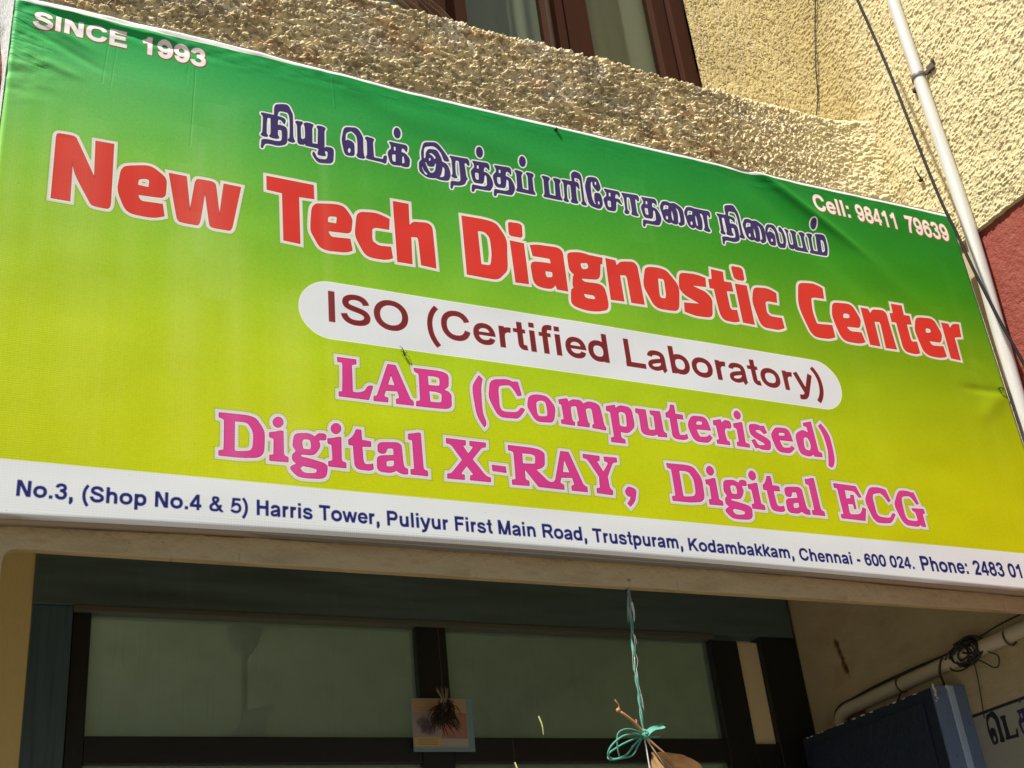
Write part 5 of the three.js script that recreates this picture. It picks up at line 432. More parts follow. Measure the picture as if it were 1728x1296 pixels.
  eachSlab((p) => { c.strokeStyle = 'rgb(216,216,208)'; c.lineWidth = 12.6; c.stroke(p); });
  eachSlab((p) => { c.strokeStyle = 'rgb(248,236,240)'; c.lineWidth = 3.6; c.stroke(p); });
  eachSlab((p) => { c.fillStyle = 'rgb(214,62,140)'; c.fill(p, 'evenodd'); c.strokeStyle = 'rgb(150,34,92)'; c.lineWidth = 1; c.stroke(p); });
  const navy = [['rgb(30,34,104)', 0]];
  inkText(c, 'No.3, (Shop No.4 & 5)', 74, 389.5, 896.4, 872.6, navy); inkText(c, 'Harris Tower,', 402, 591, 896.7, 872.4, navy); inkText(c, 'Puliyur First Main Road,', 603.5, 950, 896.8, 872.6, navy);
  inkText(c, 'Trustpuram,', 962, 1135.5, 897.6, 873.4, navy); inkText(c, 'Kodambakkam,', 1147.5, 1368.5, 899.6, 876.4, navy); inkText(c, 'Chennai - 600 024.', 1381, 1646.5, 901.4, 878, navy); inkText(c, 'Phone: 2483 01', 1664, 1921, 903, 874, navy);
  // sun-faded and dusty bands
  { const R = rng(71); for (let i = 0; i < 46; i++) { const x = R() < 0.6 ? 20 + 520 * R() : R() * W, w = 8 + 40 * R(), q = c.createLinearGradient(x - w, 0, x + w, 0), a = 0.02 + 0.07 * R() * (x < 560 ? 1 : 0.5), y = 60 + 500 * R(), h = 150 + 500 * R(); q.addColorStop(0, 'rgba(236,240,228,0)'); q.addColorStop(0.5, `rgba(236,240,228,${a})`); q.addColorStop(1, 'rgba(236,240,228,0)'); c.fillStyle = q; c.fillRect(x - w, y, 2 * w, Math.min(h, 842 - y)); }
    for (let y = 130; y < 842; y += 3.4) { const q = c.createLinearGradient(0, 0, 420, 0); q.addColorStop(0, 'rgba(80,90,20,0.16)'); q.addColorStop(1, 'rgba(80,90,20,0)'); c.fillStyle = q; c.fillRect(0, y, 420, 1.1); }
    for (let y = 906; y < 926; y += 2.6) for (let x = 150; x < 1500; x += 3.2) { c.fillStyle = `rgba(120,118,110,${0.30 * smooth(x, 150, 480) * (1 - smooth(x, 1100, 1500))})`; c.fillRect(x, y, 1.5, 1.1); } }
  // grime and scuffs that are on the print
  const R = rng(77);
  for (let i = 0; i < 900; i++) { c.fillStyle = `rgba(60,50,20,${0.04 + 0.16 * R() * R()})`; c.beginPath(); c.arc(R() * W, R() * H, 0.5 + 0.9 * R(), 0, 7); c.fill(); }
  for (let i = 0; i < 120; i++) { const x = R() * W, w = 20 + 90 * R(); c.fillStyle = `rgba(120,104,74,${0.04 + 0.08 * R()})`; c.beginPath(); c.ellipse(x, 926 + 4 * R(), w, 1.5 + 4 * R(), 0, 0, 7); c.fill(); }
  for (let i = 0; i < 16; i++) { const x = R() * W, y = R() * 840; c.strokeStyle = `rgba(235,240,200,${0.06 + 0.1 * R()})`; c.lineWidth = 0.8; c.beginPath(); c.moveTo(x, y); c.lineTo(x + 30 * (R() - 0.5), y + 20 + 70 * R()); c.stroke(); }
});
const signBump = canvasTex(2048, 930, (c, W, H) => {
  c.fillStyle = 'rgb(128,128,128)'; c.fillRect(0, 0, W, H);
  for (let y = 0; y < H; y += 4) { c.fillStyle = 'rgba(255,255,255,0.10)'; c.fillRect(0, y, W, 1.5); }
  for (let x = 0; x < W; x += 5) { c.fillStyle = 'rgba(0,0,0,0.06)'; c.fillRect(x, 0, 1.5, H); }
  const line = (x0, y0, x1, y1, v, w) => { c.strokeStyle = v > 0 ? `rgba(255,255,255,${v})` : `rgba(0,0,0,${-v})`; c.lineWidth = w; c.beginPath(); c.moveTo(x0, y0); c.lineTo(x1, y1); c.stroke(); };
  line(152, 62, 146, 150, -0.5, 2); line(166, 62, 160, 152, -0.4, 2); line(298, 72, 292, 245, -0.7, 2); line(286, 66, 283, 110, -0.4, 2); line(545, 18, 548, 92, 0.6, 3); line(650, 40, 650, 70, -0.3, 2); line(1118, 30, 1112, 70, -0.4, 2.5);
  const R = rng(31);
  for (let i = 0; i < 130; i++) { const x = R() * W, y = 8 + 46 * R() * R(); line(x, y, x + 14 + 30 * R(), y + 4 * R(), R() < 0.5 ? 0.5 : -0.4, 1.5 + 2 * R()); }
  for (let i = 0; i < 22; i++) { const y = 6 + 130 * R(), l = 20 + 50 * R(); line(2, y, l, y + 8 + l * 0.25 * R(), R() < 0.5 ? 0.6 : -0.6, 2 + 3 * R()); }
}, false);
function flexZ(x, y) {                                       // sign units -> metres out of the wall
  let z = 0.004 * Math.sin(Math.PI * x / 2048) * Math.sin(Math.PI * clamp(y / 930, 0, 1)) + 0.0065 * (fbm(x / 300, y / 190, 201, 3) - 0.5) * smooth(y, 0, 60) * (1 - smooth(y, 840, 930));
  const band = (ax, ay, bx, by, w, a) => { const dx = bx - ax, dy = by - ay, l2 = dx * dx + dy * dy, t = ((x - ax) * dx + (y - ay) * dy) / l2, dist = ((x - ax) * dy - (y - ay) * dx) / Math.sqrt(l2); return a * Math.exp(-dist * dist / (w * w)) * smooth(t, -0.15, 0.1) * (1 - smooth(t, 0.55, 1.1)); };
  z += band(1490, 0, 1760, 190, 13, 0.0075) + band(1440, 0, 1700, 230, 42, -0.0055) + band(1540, 20, 1900, 330, 34, 0.0045) + band(1480, 60, 1800, 360, 30, -0.003);
  z += band(700, 60, 1160, 150, 36, 0.003) + band(560, 20, 760, 110, 26, 0.003) + band(20, 30, 140, 90, 9, 0.004) + band(20, 60, 160, 130, 8, -0.003) + band(60, 20, 360, 40, 8, -0.004) + band(40, 8, 300, 22, 6, 0.004) + band(20, 120, 120, 150, 8, 0.003);
  z += band(2030, 475, 1900, 480, 10, -0.002) + band(2030, 480, 1930, 560, 18, 0.0018) + band(2036, 470, 1960, 400, 16, 0.0012);
  z += 0.0022 * (fbm(x / 46, y / 16, 211, 3) - 0.5) * (1 - smooth(y, 12, 70)) * (1 - 0.6 * smooth(x, 300, 700)) * 3;
  z += 0.003 * (fbm(x / 34, y / 18, 215, 3) - 0.5) * (1 - smooth(x, 20, 110)) * (1 - smooth(y, 130, 260)) * 2;
  return z;
}
{
  const sign = thing('signboard', 'large green and yellow printed banner signboard with red headline above the doorway', 'signboard');
  const flex = phys(1, 1, 0.985, 0.55, { map: signTex, bumpMap: signBump, bumpScale: 0.0012, specularIntensity: 0.32 });
  const face = sheet(640, 300, (u, v) => {
    const x = u * 2048, yt = topY(x), yb = bottomY(x), y = lerp(yt, yb, v);
    const edge = Math.min(v, 1 - v) * 930, ex = Math.min(u, 1 - u) * 2048, rnd = -0.006 * Math.pow(1 - clamp(Math.min(edge, ex) / 6, 0, 1), 2);
    return { p: [x * U, ST - y * U, flexZ(x, y) + rnd], t: [u, 1 - clamp(y, 0.5, 929.5) / 930] };
  });
  // the sheet is built top down: turn its faces outwards
  { const id = face.index.array; for (let i = 0; i < id.length; i += 3) { const t = id[i + 1]; id[i + 1] = id[i + 2]; id[i + 2] = t; } face.computeVertexNormals(); }
  part('banner_face', face, flex, sign);
  const white = std(0.7, 0.7, 0.68, 0.6, { bumpMap: plasterBump, bumpScale: 0.003 });
  // returns: the flex folded round the frame
  part('folded_edge', sheet(200, 3, (u, v) => { const x = u * 2048; return { p: [x * U, ST - topY(x) * U + 0.0015, lerp(-0.003, -0.035, v)] }; }), white, sign);
  part('folded_edge', sheet(120, 4, (u, v) => { const y = lerp(-4, 930, u), d = lerp(0.033, 0.006, smooth(u, 0.01, 0.2)); return { p: [-0.001 - d * v, ST - y * U, -0.003 - 0.012 * v - 0.012 * v * fbm(u * 26, v * 2, 5, 3)] }; }), white, sign);
  part('folded_edge', sheet(120, 3, (u, v) => ({ p: [SW + 0.0015, ST - lerp(0, 930, u) * U, lerp(-0.004, -0.035, v)] })), white, sign);
  part('bottom_return', sheet(260, 8, (u, v) => { const x = u * 2048, n = fbm(x / 60, v * 2, 9, 3); return { p: [x * U, ST - bottomY(x) * U - 0.001 - 0.004 * v * n, lerp(-0.005, -0.036, v)], c: [0.36, 0.31, 0.24].map((e, i) => lerp(e, [0.085, 0.045, 0.02][i], smooth(v, 0.5, 0.95) * (0.55 + 0.45 * smooth(n, 0.3, 0.7)))) }; }), std(1, 1, 1, 0.8, { vertexColors: true }), sign);  // brown stain, plus the shadow gap at the rear edge painted dark
  part('frame_bar', box(0.004, SW - 0.004, ST - SH + 0.012, ST - SH + 0.042, -0.034, -0.012, 0.002), std(0.3, 0.3, 0.3, 0.5, { metalness: 0.6 }), sign);
  part('frame_bar', box(0.004, SW - 0.004, ST - 0.045, ST - 0.018, -0.034, -0.012, 0.002), std(0.3, 0.3, 0.3, 0.5, { metalness: 0.6 }), sign);
  part('frame_bar', box(0.004, 0.03, ST - SH + 0.043, ST - 0.046, -0.034, -0.012, 0.002), std(0.3, 0.3, 0.3, 0.5, { metalness: 0.6 }), sign);
  part('frame_bar', box(SW - 0.03, SW - 0.004, ST - SH + 0.043, ST - 0.046, -0.034, -0.012, 0.002), std(0.3, 0.3, 0.3, 0.5, { metalness: 0.6 }), sign);
  const iron = std(0.02, 0.018, 0.016, 0.5);
  const zs = flexZ(2026, 475);
  part('staple', tube([[3.012, 3.270, zs - 0.004], [3.0125, 3.274, zs + 0.006], [3.029, 3.272, zs + 0.006], [3.030, 3.266, zs - 0.004]], 0.0016, 16, 6), iron, sign);
  part('staple', tube([[3.013, 3.272, zs + 0.005], [3.018, 3.255, zs + 0.004]], 0.0013, 6, 6), iron, sign);
  part('nail', new THREE.SphereGeometry(0.006, 10, 8).translate(1.498, 3.937, flexZ(1006, 21) + 0.003), iron, sign);
}
tag(part('dead_insect', mergeGeometries([new THREE.SphereGeometry(0.0032, 8, 6).scale(1, 1.7, 0.8).translate(0.967, 3.088, flexZ(649, 591) + 0.004), ...[[0.008, 0.006], [-0.009, 0.007], [0.007, -0.005], [-0.006, 0.014], [-0.011, 0.021]].map(([a, b]) => tube([[0.967, 3.089, flexZ(649, 591) + 0.004], [0.967 + a * 0.6, 3.089 + b * 0.7, flexZ(649, 591) + 0.007], [0.967 + a, 3.089 + b, flexZ(649, 591) + 0.002]], 0.0007, 6, 5))]), std(0.03, 0.025, 0.02, 0.6), scene), 'tiny dark insect stuck on the banner above the pink LAB lettering', 'insect');

// ---------------------------------------------------------------- drain pipe, cables
{
  const p = thing('drain_pipe', 'white plastic drain pipe running up beside the right edge of the signboard', 'pipe');
  const pvc = phys(0.66, 0.66, 0.63, 0.45, { map: canvasTex(1024, 128, (c, W, H) => {
    c.fillStyle = 'rgb(240,240,238)'; c.fillRect(0, 0, W, H); const R = rng(14);
    for (let i = 0; i < 500; i++) { c.fillStyle = `rgba(${110 + 60 * R()},${95 + 50 * R()},${60 + 40 * R()},${0.03 + 0.1 * R() * R()})`; c.beginPath(); c.ellipse(R() * W, R() * H, 4 + 50 * R() * R(), 0.8 + 5 * R(), 0, 0, 7); c.fill(); }
    for (let i = 0; i < 60; i++) { c.fillStyle = `rgba(225,205,150,${0.3 + 0.5 * R()})`; c.beginPath(); c.arc(R() * W, R() * H, 0.6 + 1.6 * R(), 0, 7); c.fill(); }
  }) });
  const line = (y) => [3.118 + 0.001 * Math.sin(y * 3), y, 0.006 + (y < 3.9 ? (y - 3.9) * 0.045 : (y - 3.9) * -0.004)];
  part('pipe_body', tube([0.05, 1.5, 2.6, 3.4, 3.9, 4.4, 4.9, 5.6, 6.8].map(line), 0.0235, 60, 28), pvc, p);
  const c = line(5.12); part('coupling', new THREE.CylinderGeometry(0.03, 0.029, 0.12, 28).translate(c[0] + 0.004, c[1], c[2]), pvc, p);
  const b = line(4.612), rust = std(0.11, 0.075, 0.05, 0.75, { bumpMap: plasterBump, bumpScale: 0.002 }), grey = std(0.16, 0.15, 0.14, 0.55, { metalness: 0.4 });
  const br = new THREE.Group(); br.name = 'bracket'; p.add(br);
  const arc = []; for (let i = 0; i <= 20; i++) { const t = lerp(-0.35, Math.PI + 0.35, i / 20); arc.push(V(b[0] - 0.0255 * Math.sin(t), b[1] + 0.002 * Math.cos(t), b[2] + 0.0255 * Math.cos(t))); }
  const strap = (pts, h, th) => { const n = pts.length - 1; return sheet(n, 3, (u, v) => { const q = pts[Math.round(u * n)], o = [[0, h / 2], [th, h / 2], [th, -h / 2], [0, -h / 2]][Math.round(v * 3)]; const dir = V(q.x - b[0], 0, q.z - b[2]).normalize(); return { p: [q.x + dir.x * o[0], q.y + o[1], q.z + dir.z * o[0]] }; }); };
  part('strap', strap(arc, 0.014, 0.0025), grey, br);
  const e0 = arc[0];
  part('lug', mergeGeometries([box(e0.x, XC - 0.006, e0.y - 0.008, e0.y + 0.010, e0.z, e0.z + 0.02, 0.002), box(XC - 0.024, XC - 0.012, e0.y - 0.008, e0.y + 0.022, e0.z + 0.012, e0.z + 0.045, 0.003)]), rust, br);
  part('nail', new THREE.SphereGeometry(0.008, 10, 8).scale(0.7, 1.2, 1).translate(XC - 0.02, e0.y + 0.026, e0.z + 0.046), rust, br);
  part('lug', mergeGeometries([box(XC - 0.03, XC - 0.012, b[1] - 0.034, b[1] - 0.016, b[2] - 0.05, b[2] - 0.028, 0.004)]), std(0.035, 0.02, 0.015, 0.8), br);
}
tag(part('power_cable', tube([[2.66, 5.6, 0.12], [2.782, 4.782, 0.12], [2.827, 4.455, 0.12], [2.853, 4.142, 0.12], [2.879, 3.89, 0.12], [2.899, 3.784, 0.121], [2.922, 3.648, 0.121], [2.969, 3.442, 0.121], [3.02, 3.27, 0.12], [3.085, 3.0, 0.11], [3.115, 2.7, 0.1], [3.125, 1.4, 0.09]], 0.0052, 120, 8), std(0.010, 0.010, 0.010, 0.75), scene), 'thick black cable slanting down across the white drain pipe', 'cable');
tag(part('bell_wire', tube([[XC - 0.016, 5.6, -0.30], [XC - 0.022, 5.383, -0.374], [XC - 0.017, 5.22, -0.44], [XC - 0.024, 5.08, -0.474], [XC - 0.017, 4.96, -0.512], [XC - 0.02, 4.91, -0.53], [XC - 0.02, 4.875, -0.552]], 0.0028, 60, 6), std(0.02, 0.016, 0.012, 0.6), scene), 'thin black wire hanging down the yellow wall right of the window', 'wire');
tag(part('rusty_nail', mergeGeometries([taper([[XC - 0.012, 4.235, -0.137], [XC - 0.035, 4.255, -0.13], [XC - 0.05, 4.29, -0.124]], 0.0036, 0.0022, 10, 6), new THREE.SphereGeometry(0.009, 8, 6).scale(0.8, 0.9, 1.2).translate(XC - 0.022, 4.238, -0.137)]), std(0.04, 0.022, 0.014, 0.8), scene), 'small rusty nail sticking out of the roughcast above the phone number', 'nail');
tag(part('wire_stub', taper([[0.245, 4.315, -0.325], [0.262, 4.345, -0.318], [0.29, 4.39, -0.31], [0.32, 4.45, -0.315]], 0.0026, 0.0018, 12, 6), std(0.02, 0.016, 0.013, 0.6), scene), 'short dark wire end poking from the roughcast above the word SINCE', 'wire');
{
  const R = rng(21), g = [];
  for (let i = 0; i < 15; i++) { const y = 4.66 + 0.012 * i * R() + 0.03 * R(), z = -0.40 - 0.14 * R(), x0 = 0.95 + 0.12 * R(), x1 = 1.37 + 0.13 * R(); g.push(taper([[x0, y + 0.15 + 0.1 * R(), z], [lerp(x0, x1, 0.35), y + 0.15 + 0.03 * R(), z + 0.01], [lerp(x0, x1, 0.75), y + 0.075 + 0.02 * R(), z], [x1, y - 0.01, z - 0.01]], 0.0035 + 0.0035 * R(), 0.0025, 22, 6)); }
  tag(part('cane_bundle', mergeGeometries(g), std(0.13, 0.085, 0.055, 0.7), scene), 'bundle of curved brown canes lying on the ledge under the window', 'canes');
}

// ---------------------------------------------------------------- things under the lintel
const L = (x, y, z) => [x, y, z];
{
  const t = thing('hanging_twine', 'knotted green twine with bow loops hanging from a hook under the signboard', 'twine');
  const green = std(0.075, 0.29, 0.205, 0.85), pale = std(0.42, 0.5, 0.45, 0.8), R = rng(5);
  const z = -0.052;
  part('hook', mergeGeometries([tube([[1.541, 2.553, -0.036], [1.541, 2.556, -0.058], [1.5415, 2.545, -0.066], [1.542, 2.533, -0.058]], 0.0035, 16, 6)]), std(0.1, 0.08, 0.06, 0.7, { metalness: 0.5 }), t);
  const strand = (dx, tw, r) => { const p = []; for (let i = 0; i <= 14; i++) { const u = i / 14, y = lerp(2.536, 2.181, u); p.push([lerp(1.5425, 1.5275, u) - 0.004 * Math.sin(u * 3.1) + dx + 0.0022 * Math.sin(u * tw), y, z + 0.0022 * Math.cos(u * tw)]); } return tube(p, r, 90, 6); };
  part('cord', strand(0, 26, 0.0021), green, t); part('cord', strand(0.0006, 26.5 + 3, 0.0019), std(0.13, 0.31, 0.27, 0.85), t); part('cord', strand(0.002, 11, 0.0012), pale, t);
  part('frayed_end', taper([[1.533, 2.37, z], [1.530, 2.358, z + 0.004], [1.526, 2.342, z + 0.004]], 0.0016, 0.0008, 8, 5), pale, t); part('frayed_end', taper([[1.545, 2.50, z + 0.003], [1.5475, 2.475, z + 0.004], [1.545, 2.45, z + 0.003]], 0.004, 0.0015, 10, 6), pale, t);
  for (let i = 0; i < 7; i++) part('dusty_fibre', taper([[1.536 + 0.012 * R(), 2.53, z + 0.008 * R()], [1.541 + 0.006 * R(), 2.51, z + 0.006 * R()], [1.5435, 2.488 - 0.012 * R(), z + 0.003]], 0.0007, 0.0014, 10, 5), std(0.2, 0.19, 0.17, 0.9), t);
  for (let i = 0; i < 9; i++) { const u0 = 0.75 * R(), u1 = u0 + 0.08 + 0.16 * R(), q = (u) => [lerp(1.5425, 1.5275, u) - 0.004 * Math.sin(u * 3.1), lerp(2.536, 2.181, u)], a0 = q(u0), a1 = q(u1), k2 = 0.003 + 0.005 * R(), sg = R() < 0.5 ? -1 : 1; part('loose_fibre', taper([[a0[0], a0[1], z], [(a0[0] + a1[0]) / 2 + sg * k2, (a0[1] + a1[1]) / 2, z + 0.004], [a1[0] + sg * k2 * (0.6 + R()), a1[1], z + 0.003]], 0.0006, 0.0004, 10, 4), pale, t); }
  const k = []; for (let i = 0; i < 6; i++) { const a = i * 1.05; k.push(new THREE.TorusGeometry(0.0085, 0.0032, 6, 16).rotateX(1.2 * R()).rotateY(a).rotateZ(0.6 * R()).translate(1.526 + 0.004 * (R() - 0.5), 2.178 + 0.008 * (R() - 0.5), z + 0.003)); }
  part('knot', mergeGeometries(k), green, t);
  const loop = (pts, r) => tube(pts.map(([a, b, c]) => [1.524 + a, 2.176 + b, z + c]), r, 60, 6);
  part('loop', loop([[0, 0, 0], [-0.03, 0.002, 0.01], [-0.07, -0.008, 0.016], [-0.098, -0.03, 0.01], [-0.1, -0.045, 0.0], [-0.085, -0.052, -0.004], [-0.055, -0.045, 0], [-0.028, -0.02, 0.006], [0, 0, 0]], 0.0024), green, t);
  part('loop', loop([[0, 0, 0], [-0.028, -0.008, -0.01], [-0.062, -0.022, -0.014], [-0.092, -0.04, -0.012], [-0.096, -0.052, -0.006], [-0.07, -0.052, 0.002], [-0.04, -0.046, 0.006], [-0.02, -0.024, 0.004], [0, 0, 0]], 0.0022), green, t);
  part('loop', loop([[0, 0, 0.002], [-0.02, 0.008, 0.012], [-0.055, 0.011, 0.016], [-0.073, 0.002, 0.012], [-0.076, -0.03, 0.006], [-0.07, -0.05, 0]], 0.0018), green, t);
  part('tail', sheet(14, 3, (u, v) => ({ p: [1.53 + 0.054 * u, 2.178 + 0.026 * u + 0.004 * Math.sin(u * 5) + (v - 0.5) * 0.012, z + 0.006 + 0.008 * Math.cos(v * 3.1 + u)] })), green, t);
  part('tail', taper([[1.528, 2.176, z], [1.55, 2.172, z + 0.006], [1.572, 2.174, z + 0.004]], 0.003, 0.0012, 12, 6), green, t);
  part('thread', tube([[1.5255, 2.172, z + 0.002], [1.527, 2.13, z + 0.003], [1.5285, 2.04, z + 0.002]], 0.0016, 20, 6), std(0.62, 0.6, 0.58, 0.8), t);
}
{
  const z = -0.05, g = thing('dried_leaf', 'brown curled dried leaf tied below the green twine bow', 'leaf');
  const brown = std(0.42, 0.24, 0.1, 0.75, { side: THREE.DoubleSide, vertexColors: true }); brown.color.setRGB(1, 1, 1);
  const blade = (ax, ay, len, wid, rot, curl, seed) => sheet(34, 14, (u, v) => {
    const w = wid * Math.pow(Math.sin(Math.PI * clamp(Math.pow(u, 0.85), 0, 1)), 1.25) * (0.85 + 0.4 * (fbm(u * 5, seed, 7, 2) - 0.3)) + 0.002, s = (v - 0.5) * 2, cr = fbm(u * 6, v * 4, seed, 3) - 0.5, px = len * u, py = s * w, pz = curl * (s * s - 0.4) * w + 0.014 * cr;
    const m = fbm(u * 7, v * 7, seed + 3, 3), vein = Math.abs(s) < 0.09 ? 1 : 0;
    return { p: [ax + px * Math.cos(rot) - py * Math.sin(rot), ay + px * Math.sin(rot) + py * Math.cos(rot), z + 0.008 + pz], c: [0.40, 0.235, 0.10].map((e, i) => lerp(e * (0.35 + 1.2 * m), [0.5, 0.34, 0.17][i], 0.5 * vein + 0.35 * smooth(Math.sin(u * 60 + Math.abs(s) * 9), 0.75, 1))) };
  });
  part('leaf_blade', blade(1.548, 2.134, 0.20, 0.034, -0.66, 0.9, 3), brown, g);
  part('leaf_blade', blade(1.536, 2.136, 0.19, 0.024, -1.15, -1.3, 8), brown, g);
  part('stalk', taper([[1.526, 2.176, z + 0.004], [1.54, 2.158, z + 0.008], [1.56, 2.14, z + 0.01], [1.585, 2.118, z + 0.012]], 0.0028, 0.0014, 14, 6), std(0.5, 0.33, 0.18, 0.7), g);
  part('stalk', taper([[1.528, 2.174, z + 0.002], [1.538, 2.152, z + 0.004], [1.55, 2.13, z + 0.006], [1.565, 2.10, z + 0.01]], 0.0022, 0.0012, 14, 6), std(0.55, 0.42, 0.28, 0.7), g);
  tag(part('dry_twig', mergeGeometries([taper([[1.522, 2.182, z + 0.004], [1.5, 2.205, z + 0.006], [1.474, 2.226, z + 0.004], [1.468, 2.232, z]], 0.0042, 0.0034, 16, 7), new THREE.SphereGeometry(0.006, 8, 6).translate(1.466, 2.234, z), taper([[1.466, 2.235, z], [1.468, 2.245, z + 0.003], [1.462, 2.252, z + 0.004], [1.459, 2.260, z + 0.002]], 0.0025, 0.001, 12, 6), taper([[1.507, 2.199, z + 0.006], [1.506, 2.206, z + 0.009], [1.504, 2.212, z + 0.009]], 0.003, 0.0015, 6, 5)]), std(0.4, 0.2, 0.085, 0.75), scene), 'orange brown twig stuck upward through the green twine knot', 'twig');
}
const strawM = std(0.5, 0.49, 0.2, 0.7);
const straw = (a, b, label) => {
  const t = thing('straw', label, 'straw');
  part('blade', taper([[a[0], a[1], -0.05], [(a[0] + b[0]) / 2 + 0.001, (a[1] + b[1]) / 2, -0.046], [b[0], b[1], -0.05]], 0.0022, 0.0012, 10, 5), strawM, t);
  part('thread', tube([[a[0] - 0.002, 2.527, -0.05], [a[0], a[1], -0.05]], 0.00012, 4, 4), std(0.03, 0.03, 0.025, 0.9), t);
};
straw([1.256, 2.218], [1.263, 2.175], 'short yellow straw hanging between the paper notice and the twine');
straw([1.185, 2.116], [1.191, 2.075], 'pale straw tip at the lower edge of the glass beside the notice');
{
  const tex = canvasTex(512, 416, (c, W, H) => {
    c.fillStyle = 'rgb(112,146,160)'; c.fillRect(0, 0, W, H); const R = rng(3);
    c.fillStyle = 'rgb(170,146,118)'; c.fillRect(8, 6, W - 60, H - 40);
    c.fillStyle = 'rgb(176,148,112)'; c.fillRect(8, 6, W - 60, 104); c.fillStyle = 'rgb(150,142,138)'; c.fillRect(12, 112, 214, 190); c.fillStyle = 'rgb(146,116,98)'; c.fillRect(240, 112, 214, 200);
    for (let i = 0; i < 200; i++) { c.fillStyle = `rgba(${50 + 70 * R()},${44 + 50 * R()},${50 + 60 * R()},${0.1 + 0.14 * R()})`; c.beginPath(); c.ellipse(118 + 75 * (R() + R() - 1), 220 + 70 * (R() + R() - 1), 6 + 26 * R(), 4 + 14 * R(), R() * 3, 0, 7); c.fill(); }
    for (let i = 0; i < 120; i++) { c.fillStyle = `rgba(${150 + 60 * R()},${90 + 50 * R()},${70 + 40 * R()},0.3)`; c.beginPath(); c.ellipse(250 + 190 * R(), 120 + 190 * R(), 4 + 20 * R(), 4 + 12 * R(), R() * 3, 0, 7); c.fill(); }
    c.fillStyle = 'rgb(182,164,112)'; c.fillRect(12, 306, 220, 66); c.strokeStyle = 'rgba(120,80,40,0.7)'; c.lineWidth = 4; for (let y = 318; y < 366; y += 14) { c.beginPath(); c.moveTo(40, y); c.lineTo(206, y + 2 * R()); c.stroke(); }
    c.fillStyle = 'rgb(160,164,158)'; c.fillRect(236, 318, 220, 56); for (let y = 22; y < 100; y += 24) { c.strokeStyle = 'rgba(150,100,60,0.5)'; c.beginPath(); c.moveTo(30, y); c.lineTo(200, y); c.stroke(); }
  });
  const g = sheet(20, 16, (u, v) => ({ p: [lerp(1.486, 1.706, u), lerp(2.452, 2.628, v), ZG + 0.012 + 0.004 * Math.sin(u * 2.5) * v] }));
  tag(part('paper_notice', g, std(1, 1, 1, 0.6, { map: tex }), scene), 'faded printed paper with pale blue edge stuck on the dark door frame', 'notice');
  const R = rng(55), d = [];
  for (let i = 0; i < 130; i++) { const a = R() * 6.28, r = 0.02 + 0.034 * R(), y = 2.555 + 0.075 * (R() - 0.55); d.push(taper([[1.578 + 0.012 * Math.cos(a), y + 0.02, ZG + 0.07 + 0.01 * Math.sin(a)], [1.578 + r * Math.cos(a), y + 0.012 * R(), ZG + 0.07 + r * 0.6 * Math.sin(a)], [1.578 + r * 1.25 * Math.cos(a + 0.3), y - 0.03 * R(), ZG + 0.07 + r * 0.7 * Math.sin(a + 0.3)]], 0.0026, 0.0008, 6, 4)); }
  const t2 = thing('dried_garland', 'dark dried plant bundle hanging in front of the paper notice', 'dried bundle');
  part('leaves', mergeGeometries(d), std(0.045, 0.028, 0.016, 0.85), t2);
  const s2 = []; for (let i = 0; i < 16; i++) { const a = R() * 6.28; s2.push(taper([[1.575, 2.58, ZG + 0.085], [1.575 + 0.012 * Math.cos(a), 2.615, ZG + 0.085 + 0.01 * Math.sin(a)], [1.568 + 0.024 * Math.cos(a), 2.64 + 0.012 * R(), ZG + 0.085 + 0.015 * Math.sin(a)]], 0.0018, 0.0008, 6, 4)); }
  part('straws', mergeGeometries(s2), std(0.28, 0.22, 0.12, 0.8), t2);
  part('thread', tube([[1.575, 2.6, ZG + 0.08], [1.573, 2.9, ZG + 0.08]], 0.0008, 4, 4), std(0.1, 0.08, 0.06, 0.8), t2);
}
